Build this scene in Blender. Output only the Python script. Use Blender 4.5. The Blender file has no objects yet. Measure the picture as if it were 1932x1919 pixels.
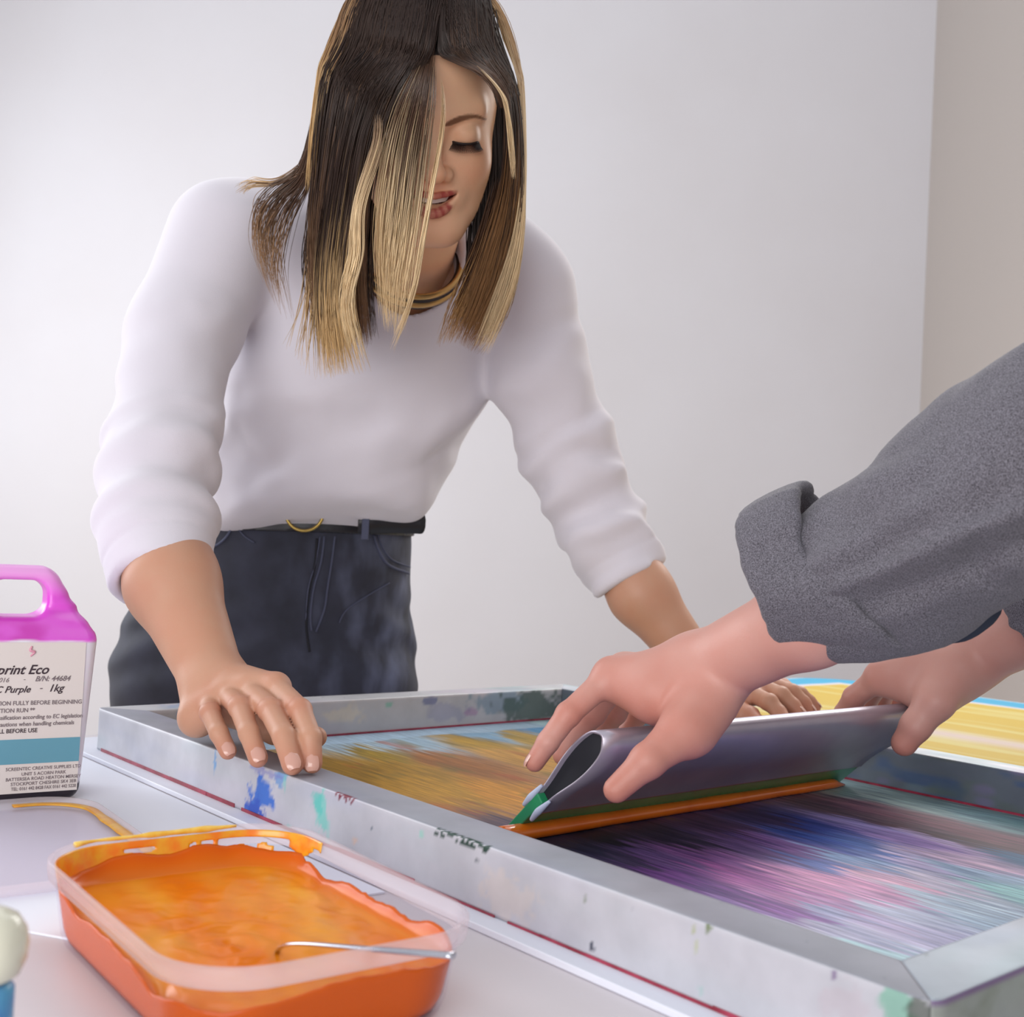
import bpy, math, random
import numpy as np
from mathutils import Vector, Matrix

sc = bpy.context.scene
COL = sc.collection
rnd = random.Random(7)

# ------------------------------------------------------------------ camera
F = 2218.2                       # focal length in px of the 1932x1919 frame
PITCH, ROLL = .0325, .0534
HC = .9771                       # lens height, the table top is at .75
TZ, FT, MZ = .75, .795, .7557    # table top, top of the screen frame, its mesh
def ray(px, py):
    a, b = px-966., py-959.5
    c, s = math.cos(ROLL), math.sin(ROLL)
    u = a*c+b*s; v = -a*s+b*c
    zz = -v/F; c, s = math.cos(PITCH), math.sin(PITCH)
    return np.array([u/F, c-zz*s, s+zz*c])
def W(px, py, Z):                # world point seen at a photo pixel, Z metres away
    q = ray(px, py)*Z; q[2] += HC; return q
def onz(px, py, z):              # ... lying at the height z
    r = ray(px, py); t = (z-HC)/r[2]; return np.array([r[0]*t, r[1]*t, z])
cd = bpy.data.cameras.new('camera'); cam = bpy.data.objects.new('camera', cd); COL.objects.link(cam)
fw = ray(966, 959.5); rt = ray(967, 959.5)-fw; rt /= np.linalg.norm(rt); fw /= np.linalg.norm(fw); up = np.cross(rt, fw)
M = Matrix.Identity(4)
for i in range(3):
    M[i][0], M[i][1], M[i][2] = rt[i], up[i], -fw[i]
M[2][3] = HC
cam.matrix_world = M
cd.sensor_fit = 'HORIZONTAL'; cd.sensor_width = 36; cd.lens = 36*F/1932
cd.clip_start = .02; cd.clip_end = 50
cd.dof.use_dof = True; cd.dof.focus_distance = .95; cd.dof.aperture_fstop = 12.0
sc.camera = cam

# ------------------------------------------------------------------ light
wd = bpy.data.worlds.new('world'); sc.world = wd; wd.use_nodes = True
bg = wd.node_tree.nodes['Background']; bg.inputs[0].default_value = (.93, .95, 1, 1); bg.inputs[1].default_value = .70
def area(name, loc, target, sx, sy, power, col):
    l = bpy.data.lights.new(name, 'AREA'); l.shape = 'RECTANGLE'; l.size = sx; l.size_y = sy
    l.energy = power; l.color = col
    o = bpy.data.objects.new(name, l); COL.objects.link(o); o.location = loc
    o.rotation_euler = (Vector(target)-Vector(loc)).to_track_quat('-Z', 'Y').to_euler()
    return o
area('window_light', (-2.35, 2.4, 1.85), (0, 2.85, 1.35), 2.4, 1.8, 62, (.95, .97, 1))
area('skylight', (.1, 2.3, 2.95), (0, 1.2, .8), 2.0, 1.4, 12, (1, .98, .96))
area('front_fill_light', (-.8, -1.2, 1.15), (-.1, 1.3, 1.2), 1.8, 1.2, 37, (1, .97, .95))  # soft fill added behind the camera to brighten the face
area('rear_window_light', (1.05, 2.75, 2.2), (0.1, 1.2, 1.0), .9, 1.0, 19, (1, .97, .93))
sc.view_settings.view_transform = 'Standard'; sc.view_settings.look = 'None'
sc.view_settings.gamma = 1; sc.view_settings.exposure = 0.0; sc.view_settings.use_curve_mapping = False

# ------------------------------------------------------------------ helpers
def lin(c, a=1.0):
    r = []
    for v in c[:3]:
        v = v/255. if max(c) > 1.001 else v
        r.append(v/12.92 if v <= .04045 else ((v+.055)/1.055)**2.4)
    return (r[0], r[1], r[2], a)
def tag(o, label=None, cat=None, group=None, kind=None):
    if label: o['label'] = label
    if cat: o['category'] = cat
    if group: o['group'] = group
    if kind: o['kind'] = kind
    return o
def empty(name, loc=(0, 0, 0), rz=0):
    o = bpy.data.objects.new(name, None); COL.objects.link(o); o.location = loc; o.rotation_euler = (0, 0, rz)
    o.empty_display_size = .02
    return o
def mobj(name, V, Fc, mat, parent=None, smooth=True, cols=None, local=False):
    """one mesh object; V in world metres unless local, then in the parent's frame"""
    V = np.asarray(V, float).reshape(-1, 3)
    me = bpy.data.meshes.new(name)
    if isinstance(Fc, np.ndarray) and Fc.ndim == 2:
        n, k = Fc.shape
        me.vertices.add(len(V)); me.vertices.foreach_set('co', V.astype(np.float32).ravel())
        me.loops.add(n*k); me.loops.foreach_set('vertex_index', Fc.astype(np.int32).ravel())
        me.polygons.add(n); me.polygons.foreach_set('loop_start', np.arange(0, n*k, k, dtype=np.int32))
        me.polygons.foreach_set('loop_total', np.full(n, k, dtype=np.int32))
        me.update(calc_edges=True)
    else:
        me.from_pydata([tuple(v) for v in V], [], [tuple(int(i) for i in f) for f in Fc]); me.update()
    me.validate()
    if smooth: me.polygons.foreach_set('use_smooth', [True]*len(me.polygons))
    if cols is not None:
        ca = me.color_attributes.new('Col', 'FLOAT_COLOR', 'POINT')
        c = np.ones((len(V), 4), np.float32); cc = np.asarray(cols, np.float32); c[:, :cc.shape[1]] = cc
        ca.data.foreach_set('color', c.ravel())
    me.materials.append(mat)
    o = bpy.data.objects.new(name, me); COL.objects.link(o)
    if parent is not None:
        o.parent = parent
        if not local:
            bpy_inv = parent_world(parent).inverted()
            o.matrix_parent_inverse = bpy_inv
    return o
def parent_world(p):
    m = Matrix.LocRotScale(p.location, p.rotation_euler, p.scale)
    if p.parent: m = parent_world(p.parent) @ p.matrix_parent_inverse @ m
    return m
def join(parts):
    Vs, Fs, Cs, n = [], [], [], 0
    for p in parts:
        V = np.asarray(p[0], float); Vs.append(V)
        Fs += [tuple(i+n for i in f) for f in p[1]]; n += len(V)
        if len(p) > 2: Cs.append(np.asarray(p[2], float))
    return (np.vstack(Vs), Fs) + ((np.vstack(Cs),) if Cs else ())
def box(c, s, R=None):
    V = np.array([[x, y, z] for x in (-.5, .5) for y in (-.5, .5) for z in (-.5, .5)])*np.array(s)
    if R is not None: V = V@np.asarray(R).T
    return V+np.array(c), [(0, 1, 3, 2), (4, 6, 7, 5), (0, 4, 5, 1), (2, 3, 7, 6), (0, 2, 6, 4), (1, 5, 7, 3)]
def bevel(o, w, seg=3):
    m = o.modifiers.new('bevel', 'BEVEL'); m.width = w; m.segments = seg; m.limit_method = 'ANGLE'; return o
def rings(R, caps=(True, True), closed=True):
    """loft equal-length rings of points"""
    n = len(R[0]); V = np.vstack(R); Fc = []
    m = n if closed else n-1
    for i in range(len(R)-1):
        for j in range(m):
            k = (j+1) % n; Fc.append((i*n+j, i*n+k, (i+1)*n+k, (i+1)*n+j))
    if caps[0]: Fc.append(tuple(range(n-1, -1, -1)))
    if caps[1]: Fc.append(tuple(range((len(R)-1)*n, len(R)*n)))
    return V, Fc
def smoothpath(pts, n):
    P = np.asarray(pts, float); m = len(P); t = np.linspace(0, m-1, n); out = []
    for q in t:
        i = min(int(q), m-2); u = q-i
        p0, p1, p2, p3 = P[max(i-1, 0)], P[i], P[i+1], P[min(i+2, m-1)]
        out.append(.5*((2*p1)+(-p0+p2)*u+(2*p0-5*p1+4*p2-p3)*u*u+(-p0+3*p1-3*p2+p3)*u**3))
    return np.array(out)
def tube(pts, r, n=8, res=None, flat=None, caps=(True, True)):
    P = np.asarray(pts, float)
    if res: 
        if not np.isscalar(r): r = np.interp(np.linspace(0, 1, res), np.linspace(0, 1, len(r)), r)
        P = smoothpath(P, res)
    r = np.full(len(P), r) if np.isscalar(r) else np.asarray(r)
    T = np.gradient(P, axis=0); T /= np.linalg.norm(T, axis=1)[:, None]+1e-12
    a = np.array([0, 0, 1.]) if flat is None else np.asarray(flat[0], float)
    R = []
    for i in range(len(P)):
        u = np.cross(T[i], a)
        if np.linalg.norm(u) < 1e-3: u = np.cross(T[i], [1, 0, .1])
        u /= np.linalg.norm(u); v = np.cross(u, T[i]); a = v if flat is None else a
        th = np.arange(n)*2*np.pi/n; k = 1 if flat is None else flat[1]
        R.append(P[i]+r[i]*(np.cos(th)[:, None]*u+k*np.sin(th)[:, None]*v))
    return rings(R, caps)
# value noise on arrays
def _h(ix, iy, iz, s):
    n = (ix*374761393+iy*668265263+iz*2147483647+s*974634777).astype(np.int64)
    n = (n ^ (n >> 13))*1274126177; n = n & 0x7fffffff; n = (n ^ (n >> 16))
    return (n & 0xffff)/65535.
def vnoise(P, s=0):
    P = np.asarray(P, float); i = np.floor(P).astype(np.int64); f = P-i; f = f*f*(3-2*f); r = 0
    for dx in (0, 1):
        for dy in (0, 1):
            for dz in (0, 1):
                w = (f[..., 0] if dx else 1-f[..., 0])*(f[..., 1] if dy else 1-f[..., 1])*(f[..., 2] if dz else 1-f[..., 2])
                r = r+w*_h(i[..., 0]+dx, i[..., 1]+dy, i[..., 2]+dz, s)
    return r
def fbm(P, s=0, o=3):
    P = np.asarray(P, float); r, a, t = 0, 1., 0
    for k in range(o): r = r+a*vnoise(P*2**k, s+k); t += a; a *= .5
    return r/t

# ------------------------------------------------------------------ materials
def nodemat(name):
    m = bpy.data.materials.new(name); m.use_nodes = True
    return m, m.node_tree.nodes, m.node_tree.links, m.node_tree.nodes['Principled BSDF']
def setp(b, **k):
    for a, v in k.items():
        b.inputs[a.replace('_', ' ')].default_value = v
def noise_bump(N, L, b, scale, strength, dist=.001, detail=3, vec=None, stretch=None):
    tc = N.new('ShaderNodeTexCoord'); nz = N.new('ShaderNodeTexNoise'); bp = N.new('ShaderNodeBump')
    nz.inputs['Scale'].default_value = scale; nz.inputs['Detail'].default_value = detail
    src = tc.outputs['Object']
    if stretch is not None:
        mp = N.new('ShaderNodeMapping'); mp.inputs['Scale'].default_value = stretch; L.new(src, mp.inputs[0]); src = mp.outputs[0]
    L.new(src, nz.inputs['Vector']); bp.inputs['Strength'].default_value = strength; bp.inputs['Distance'].default_value = dist
    L.new(nz.outputs['Fac'], bp.inputs['Height']); L.new(bp.outputs[0], b.inputs['Normal'])
    return nz, src
def mat(name, col, rough=.5, metal=0., bump=None, vary=None, **k):
    m, N, L, b = nodemat(name); b.inputs['Base Color'].default_value = lin(col)
    b.inputs['Roughness'].default_value = rough; b.inputs['Metallic'].default_value = metal
    setp(b, **k)
    if bump: noise_bump(N, L, b, *bump)
    if vary:                                    # (scale, second colour, amount)
        tc = N.new('ShaderNodeTexCoord'); nz = N.new('ShaderNodeTexNoise'); nz.inputs['Scale'].default_value = vary[0]; nz.inputs['Detail'].default_value = 4
        L.new(tc.outputs['Object'], nz.inputs['Vector']); mx = N.new('ShaderNodeMix'); mx.data_type = 'RGBA'
        mr = N.new('ShaderNodeMapRange'); mr.inputs[1].default_value = .35; mr.inputs[2].default_value = .65; mr.inputs[4].default_value = vary[2]
        L.new(nz.outputs['Fac'], mr.inputs[0]); L.new(mr.outputs[0], mx.inputs[0])
        mx.inputs[6].default_value = lin(col); mx.inputs[7].default_value = lin(vary[1]); L.new(mx.outputs[2], b.inputs['Base Color'])
    return m
def colmat(name, rough=.5, metal=0., bump=None, **k):
    m, N, L, b = nodemat(name); at = N.new('ShaderNodeAttribute'); at.attribute_name = 'Col'
    L.new(at.outputs['Color'], b.inputs['Base Color']); b.inputs['Roughness'].default_value = rough; b.inputs['Metallic'].default_value = metal
    setp(b, **k)
    if bump: noise_bump(N, L, b, *bump)
    return m

# ------------------------------------------------------------------ distance-field modelling (bodies, clothes)
def smin(a, b, k):
    if k <= 0: return np.minimum(a, b)
    h = np.maximum(k-np.abs(a-b), 0)/k
    return np.minimum(a, b)-h*h*k*.25
class P_:
    def __init__(s, k=.01, op=1): s.k, s.op = k, op
class RC(P_):                                  # round cone, optionally squashed along an axis
    def __init__(s, a, b, r1, r2, k=.01, flat=None, op=1):
        P_.__init__(s, k, op); s.a, s.b, s.r1, s.r2 = np.array(a, float), np.array(b, float), r1, r2
        s.flat = None if flat is None else (np.array(flat[0], float)/np.linalg.norm(flat[0]), flat[1])
        if s.flat:
            n, f = s.flat; s.b = s.b+(1/f-1)*((s.b-s.a)@n)*n
    def __call__(s, p):
        sc_ = 1.
        if s.flat:
            n, f = s.flat; p = p+((1/f-1)*((p-s.a)@n))[..., None]*n; sc_ = min(1, f)
        ba = s.b-s.a; l2 = ba@ba; rr = s.r1-s.r2; a2 = max(l2-rr*rr, 1e-9); il2 = 1/l2
        pa = p-s.a; y = pa@ba; z = y-l2
        v = pa*l2-y[..., None]*ba; x2 = (v*v).sum(-1); y2 = y*y*l2; z2 = z*z*l2
        kk = np.sign(rr)*rr*rr*x2
        d = (np.sqrt(x2*a2*il2)+y*rr)*il2-s.r1
        c1 = np.sign(z)*a2*z2 > kk; c2 = np.sign(y)*a2*y2 < kk
        d = np.where(c2, np.sqrt(x2+y2)*il2-s.r1, d)
        d = np.where(c1, np.sqrt(x2+z2)*il2-s.r2, d)
        return d*sc_
class EL(P_):                                  # ellipsoid
    def __init__(s, c, r, k=.01, op=1, R=None):
        P_.__init__(s, k, op); s.c = np.array(c, float); s.r = np.array(r if not np.isscalar(r) else (r,)*3, float); s.R = R
    def __call__(s, p):
        q = p-s.c
        if s.R is not None: q = q@s.R
        k0 = np.sqrt(((q/s.r)**2).sum(-1)); k1 = np.sqrt(((q/s.r**2)**2).sum(-1))+1e-9
        return np.where(k0 < .3, (k0-1)*s.r.min(), k0*(k0-1)/k1)
class FN(P_):
    def __init__(s, f, k=.01, op=1): P_.__init__(s, k, op); s.f = f
    def __call__(s, p): return s.f(p)
def chain(pts, rs, k=.004, flat=None):
    return [RC(pts[i], pts[i+1], rs[i], rs[i+1], k, flat) for i in range(len(pts)-1)]
def surf(groups, lo, hi, h, B=22, disp=None):
    """groups: [(k, [prims])]; prims with op<0 carve everything before them.  Returns verts, quads of the zero set."""
    lo, hi = np.array(lo, float), np.array(hi, float); n = np.ceil((hi-lo)/h).astype(int)+1
    nb = np.ceil(n/B).astype(int); G = np.stack(np.meshgrid(*[np.arange(x) for x in nb], indexing='ij'), -1).reshape(-1, 3)
    cen = lo+(G*B+B/2.)*h; hd = B*h*.87+h*2
    def ev(p, sel=None):
        tot = None
        for gi, (gk, pr) in enumerate(groups):
            d = None
            for pi, q in enumerate(pr):
                if sel is not None and not sel[gi][pi]: continue
                if q.op > 0:
                    v = q(p); d = v if d is None else smin(d, v, q.k)
                else:
                    v = q(p)
                    if d is not None: d = -smin(-d, v, q.k)
                    elif tot is not None: tot = -smin(-tot, v, q.k)
            if d is not None: tot = d if tot is None else smin(tot, d, gk)
        if tot is None: return np.full(p.shape[:-1], 1.)
        if disp is not None: tot = tot+disp(p)
        return tot
    pc = [[q(cen) for q in pr] for _, pr in groups]
    full = ev(cen); act = np.where(np.abs(full) < hd*1.25+.012)[0]
    keys, cos, quads = [], [], []
    K = (n+4).astype(np.int64)
    ax = np.arange(-1, B+1)
    I = np.stack(np.meshgrid(ax, ax, ax, indexing='ij'), -1)
    for bi in act:
        sel = [[pc[g][p][bi] < hd*1.6+groups[g][1][p].k+.012 for p in range(len(groups[g][1]))] for g in range(len(groups))]
        if not any(any(s) for s in sel): continue
        idx = I+G[bi]*B; P = lo+idx*h
        D = ev(P, sel)
        if D.min() > 0 or D.max() < 0: continue
        S = D < 0
        c8 = [(i, j, k) for i in (0, 1) for j in (0, 1) for k in (0, 1)]
        m = B+1
        cs = sum(S[i:i+m, j:j+m, k:k+m].astype(np.int8) for i, j, k in c8)
        cell = (cs > 0) & (cs < 8)
        ci = np.argwhere(cell)
        if len(ci) == 0: continue
        acc = np.zeros((len(ci), 3)); cnt = np.zeros(len(ci))
        for e in range(12):
            axd = e//4; o = [(0, 0), (0, 1), (1, 0), (1, 1)][e % 4]
            a = np.zeros(3, int); oth = [x for x in range(3) if x != axd]; a[oth[0]], a[oth[1]] = o; b = a.copy(); b[axd] = 1
            ia = ci+a; ib = ci+b
            da = D[ia[:, 0], ia[:, 1], ia[:, 2]]; db = D[ib[:, 0], ib[:, 1], ib[:, 2]]
            cr = (da < 0) != (db < 0); t = np.where(cr, da/np.where(cr, da-db, 1), 0)
            pos = a+t[:, None]*(b-a); acc += pos*cr[:, None]; cnt += cr
        pos = ci+acc/cnt[:, None]
        co = lo+(pos-1+G[bi]*B)*h
        gidx = (ci-1+G[bi]*B)+2
        key = (gidx[:, 0]*K[1]+gidx[:, 1])*K[2]+gidx[:, 2]
        keys.append(key); cos.append(co)
        # quads for edges owned by this block (points 0..B-1)
        for axd in range(3):
            b = [0, 0, 0]; b[axd] = 1
            s0 = S[1:B+1, 1:B+1, 1:B+1]; s1 = S[1+b[0]:B+1+b[0], 1+b[1]:B+1+b[1], 1+b[2]:B+1+b[2]]
            e = np.argwhere(s0 != s1)
            if len(e) == 0: continue
            ins = s0[e[:, 0], e[:, 1], e[:, 2]]
            o1, o2 = [x for x in range(3) if x != axd]
            if axd == 1: o1, o2 = o2, o1
            q = []
            for d1_, d2_ in ((0, 0), (-1, 0), (-1, -1), (0, -1)):
                c = e.copy(); c[:, o1] += d1_; c[:, o2] += d2_
                g = c+G[bi]*B+2; q.append((g[:, 0]*K[1]+g[:, 1])*K[2]+g[:, 2])
            q = np.stack(q, 1); q[~ins] = q[~ins][:, ::-1]
            quads.append(q)
    key = np.concatenate(keys); co = np.concatenate(cos); qd = np.concatenate(quads)
    uk, ui = np.unique(key, return_index=True)
    qi = np.searchsorted(uk, qd); qi = np.clip(qi, 0, len(uk)-1)
    ok = (uk[qi] == qd).all(1)
    return co[ui], qi[ok]
def joinq(parts):
    V = np.vstack([p[0] for p in parts]); n = 0; Q = []
    for p in parts: Q.append(p[1]+n); n += len(p[0])
    return V, np.vstack(Q)
def bounds(pts, m): 
    P = np.array(pts); return P.min(0)-m, P.max(0)+m
# ------------------------------------------------------------------ room
def struct(o): o['kind'] = 'structure'; return o
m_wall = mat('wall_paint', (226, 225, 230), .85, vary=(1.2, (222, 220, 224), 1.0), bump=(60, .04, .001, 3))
m_wall2 = mat('wall_paint_shaded', (188, 180, 174), .85, bump=(60, .04, .001, 3))  # right wall's shade put into a darker tone of the wall colour
m_floor = mat('floor_boards', (168, 150, 132), .5, bump=(3, .1, .002, 2))
WY, WX = 4.55, 1.562
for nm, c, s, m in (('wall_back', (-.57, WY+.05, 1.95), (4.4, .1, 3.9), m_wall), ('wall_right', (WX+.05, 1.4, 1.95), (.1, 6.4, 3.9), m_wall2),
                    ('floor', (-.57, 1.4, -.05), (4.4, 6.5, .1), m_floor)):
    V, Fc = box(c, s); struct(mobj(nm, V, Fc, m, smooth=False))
# left wall with the window the daylight comes through
XL = -2.75; wl_ = []
for c, s in (((XL-.05, -.15, 1.95), (.1, 3.1, 3.9)), ((XL-.05, 4.1, 1.95), (.1, .9, 3.9)), ((XL-.05, 2.525, .45), (.1, 2.25, .9)), ((XL-.05, 2.525, 3.3), (.1, 2.25, 1.2))): wl_.append(box(c, s))
V, Fc = join(wl_); struct(mobj('wall_left', V, Fc, m_wall, smooth=False))
m_win = mat('window_paint', (236, 234, 230), .4); wl_ = []
for c, s in (((XL-.05, 1.43, 1.8), (.08, .06, 1.8)), ((XL-.05, 3.62, 1.8), (.08, .06, 1.8)), ((XL-.05, 2.525, .93), (.08, 2.25, .06)), ((XL-.05, 2.525, 2.67), (.08, 2.25, .06)), ((XL-.05, 2.525, 1.8), (.05, .05, 1.8))): wl_.append(box(c, s))
V, Fc = join(wl_); win = struct(mobj('window_1', V, Fc, m_win, smooth=False))
m_gl, N, L, b_ = nodemat('window_glass'); setp(b_, Roughness=.02, Transmission_Weight=1.0, IOR=1.1)
V, Fc = box((XL-.05, 2.525, 1.8), (.006, 2.15, 1.7)); mobj('pane', V, Fc, m_gl, win, smooth=False)
m_skirt = mat('skirting_paint', (225, 220, 216), .5)
V, Fc = box((-.57, WY-.008, .06), (4.2, .016, .12)); struct(bevel(mobj('baseboard_back', V, Fc, m_skirt, smooth=False), .004))
V, Fc = box((WX-.008, 1.4, .06), (.016, 6.2, .12)); struct(bevel(mobj('baseboard_right', V, Fc, m_skirt, smooth=False), .004))

# ------------------------------------------------------------------ the frame's own axes: a along its long front rail, b across
YAW = -.8556; LA, LB, RW, RH = .9033, .6443, .0386, .0393
D1 = np.array([math.cos(YAW), math.sin(YAW)]); D2 = np.array([-math.sin(YAW), math.cos(YAW)]); A0 = np.array([-.4044, 1.1811])
def ab(a, b, z):
    a, b, z = np.broadcast_arrays(np.asarray(a, float), b, z)
    return np.stack([A0[0]+a*D1[0]+b*D2[0], A0[1]+a*D1[1]+b*D2[1], z], -1)
def toab(p): q = np.asarray(p)[..., :2]-A0; return q@D1, q@D2

# table
m_table = mat('table_laminate', (212, 207, 212), .42, vary=(5, (207, 200, 203), .8), bump=(40, .02, .001, 2))
m_leg = mat('table_leg_paint', (205, 202, 200), .4)
tb = empty('work_table', tuple(ab(.5, .4, 0)))
tag(tb, 'large pale laminate work table under the frame, its front corner bare', 'table')
def slab(a0, a1, b0, b1, z0, z1):
    p = [(a0, b0), (a1, b0), (a1, b1), (a0, b1)]
    return rings([np.array([ab(a, b, z) for a, b in p]) for z in (z0, z1)])
V, Fc = slab(-.10, 1.12, -.75, 1.56, .722, .75)
bevel(mobj('tabletop', V, Fc, m_table, tb, smooth=False), .003)
for a, b in ((-.05, -.7), (1.07, -.7), (-.05, 1.5), (1.07, 1.5)):
    V, Fc = slab(a-.025, a+.025, b-.025, b+.025, 0, .722); bevel(mobj('leg', V, Fc, m_leg, tb, smooth=False), .004)
V, Fc = slab(-.03, 1.05, -.7, -.675, .64, .722); mobj('apron', V, Fc, m_leg, tb, smooth=False)
V, Fc = slab(-.03, 1.05, 1.48, 1.505, .64, .722); mobj('apron', V, Fc, m_leg, tb, smooth=False)

# white sheets on the table
m_paper = mat('white_card', (226, 229, 240), .5, vary=(9, (221, 225, 236), .6))
V, Fc = slab(-.06, .93, -.0165, .70, .7502, .7546)
tag(bevel(mobj('backing_board', V, Fc, m_paper, smooth=False), .0008), 'white backing board showing as a thin rim under the aluminium screen frame', 'board')
N_ = 24
top = [(-.09, -.35), (.30, -.35), (.52, -.215), (.535, -.02), (-.09, -.02)]
V = np.vstack([[ab(a, b, .7501) for a, b in top], [ab(a, b, .7513) for a, b in top]])
k = len(top); Fc = [tuple(range(k))[::-1], tuple(range(k, 2*k))]+[(i, (i+1) % k, k+(i+1) % k, k+i) for i in range(k)]
tag(mobj('paper_sheet', V, Fc, mat('white_paper', (234, 239, 250), .6), smooth=False), 'white paper sheet lying between the ink bottle and the long front rail', 'paper')

# ------------------------------------------------------------------ screen frame
def corner(a, b, r=.011):
    """round the outer corners of the frame"""
    a = np.array(a, float); b = np.array(b, float)
    for ca, sa in ((0, 1), (LA, -1)):
        for cb, sb in ((0, 1), (LB, -1)):
            x = (a-ca)*sa; y = (b-cb)*sb; m = (x < r) & (y < r)
            dx, dy = r-x, r-y; L_ = np.sqrt(dx*dx+dy*dy)+1e-9; k = np.where(m & (L_ > r), r/L_, 1)
            a = np.where(m, ca+sa*(r-dx*k), a); b = np.where(m, cb+sb*(r-dy*k), b)
    return a, b
M_fr, N, L, b_ = nodemat('painted_aluminium')
at = N.new('ShaderNodeAttribute'); at.attribute_name = 'Col'
nz = N.new('ShaderNodeTexNoise'); nz.inputs['Scale'].default_value = 26; nz.inputs['Detail'].default_value = 6
tc = N.new('ShaderNodeTexCoord'); L.new(tc.outputs['Object'], nz.inputs['Vector'])
mr = N.new('ShaderNodeMapRange'); mr.inputs[1].default_value = .3; mr.inputs[2].default_value = .75; mr.inputs[3].default_value = .86; mr.inputs[4].default_value = 1.08
L.new(nz.outputs['Fac'], mr.inputs[0])
vm = N.new('ShaderNodeVectorMath'); vm.operation = 'SCALE'; L.new(at.outputs['Color'], vm.inputs[0]); L.new(mr.outputs[0], vm.inputs['Scale'])
L.new(vm.outputs[0], b_.inputs['Base Color'])
mm = N.new('ShaderNodeMath'); mm.operation = 'MULTIPLY'; mm.inputs[1].default_value = .38; L.new(at.outputs['Alpha'], mm.inputs[0]); L.new(mm.outputs[0], b_.inputs['Metallic'])
b_.inputs['Roughness'].default_value = .5
bp = N.new('ShaderNodeBump'); bp.inputs['Strength'].default_value = .12; bp.inputs['Distance'].default_value = .0006; L.new(nz.outputs['Fac'], bp.inputs['Height']); L.new(bp.outputs[0], b_.inputs['Normal'])

sf = empty('screen_frame', tuple(ab(LA/2, LB/2, .7546)))
tag(sf, 'large paint-stained aluminium screen printing frame lying flat on the table', 'frame')
def blob(P, c, r, s=0, wob=.5, sc_=1.):
    """soft irregular patch: P (n,2) coords, centre, radii"""
    q = (P-np.array(c))/np.array(r); n = vnoise(np.c_[P*160*sc_, np.zeros(len(P))+s], s)
    n2 = vnoise(np.c_[P*500*sc_, np.zeros(len(P))+s], s+5)
    return np.clip((1-np.sqrt((q**2).sum(1))+(n-.5)*wob*2+(n2-.5)*wob)*4, 0, 1)
def over(C, m, col, al=0.):
    c = np.array(lin(col)); m = m[:, None]
    C[:, :3] = C[:, :3]*(1-m)+c[:3]*m; C[:, 3:] = C[:, 3:]*(1-m)+al*m
def rail(name, L_, fmap, stains, seed, base=(204, 205, 208)):
    """s along, u across (0 outer .. RW inner); mitred at both ends"""
    h = .0398; n = int(L_/.0022)
    prof = []                                    # (u, z, face)
    for z in np.linspace(-h, -.0012, 17): prof.append((0, z, 0))
    prof += [(.0004, -.0004, 0), (.0014, 0, 1)]
    for u in np.linspace(.004, RW-.003, 12): prof.append((u, 0, 1))
    prof += [(RW-.001, 0, 1), (RW, -.001, 2)]
    for z in np.linspace(-.004, -h, 14): prof.append((RW, z, 2))
    s = np.linspace(0, 1, n); R, UV = [], []
    pu = np.array([p[0] for p in prof]); pz = np.array([p[1] for p in prof]); pf = np.array([p[2] for p in prof])
    for t in s:
        ss = pu+(L_-2*pu)*t
        a, b = fmap(ss, pu); a, b = corner(a, b); R.append(ab(a, b, FT+pz)); UV.append(np.c_[ss, pu, pz, pf])
    V, Fc = rings(R, (True, True)); UV = np.vstack(UV)
    C = np.ones((len(V), 4)); C[:, :3] = lin(base)[:3]
    P3 = np.c_[UV[:, 0]*9, UV[:, 1]*30, UV[:, 2]*30+seed]
    for k, col in enumerate([(150, 165, 200), (195, 175, 200), (150, 190, 190)]):
        n_ = fbm(P3*[1, 1, 1]+k*17, seed+k); over(C, np.clip((n_-.55)*5, 0, 1)*.38, col, .4)
    sp = vnoise(np.c_[UV[:, 0]*420, UV[:, 1]*420, UV[:, 2]*420], seed+9); over(C, (sp > .975)*.55, (80, 85, 95), 0)
    stains(C, UV)
    mobj(name, V, Fc, M_fr, sf, cols=C)
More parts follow.
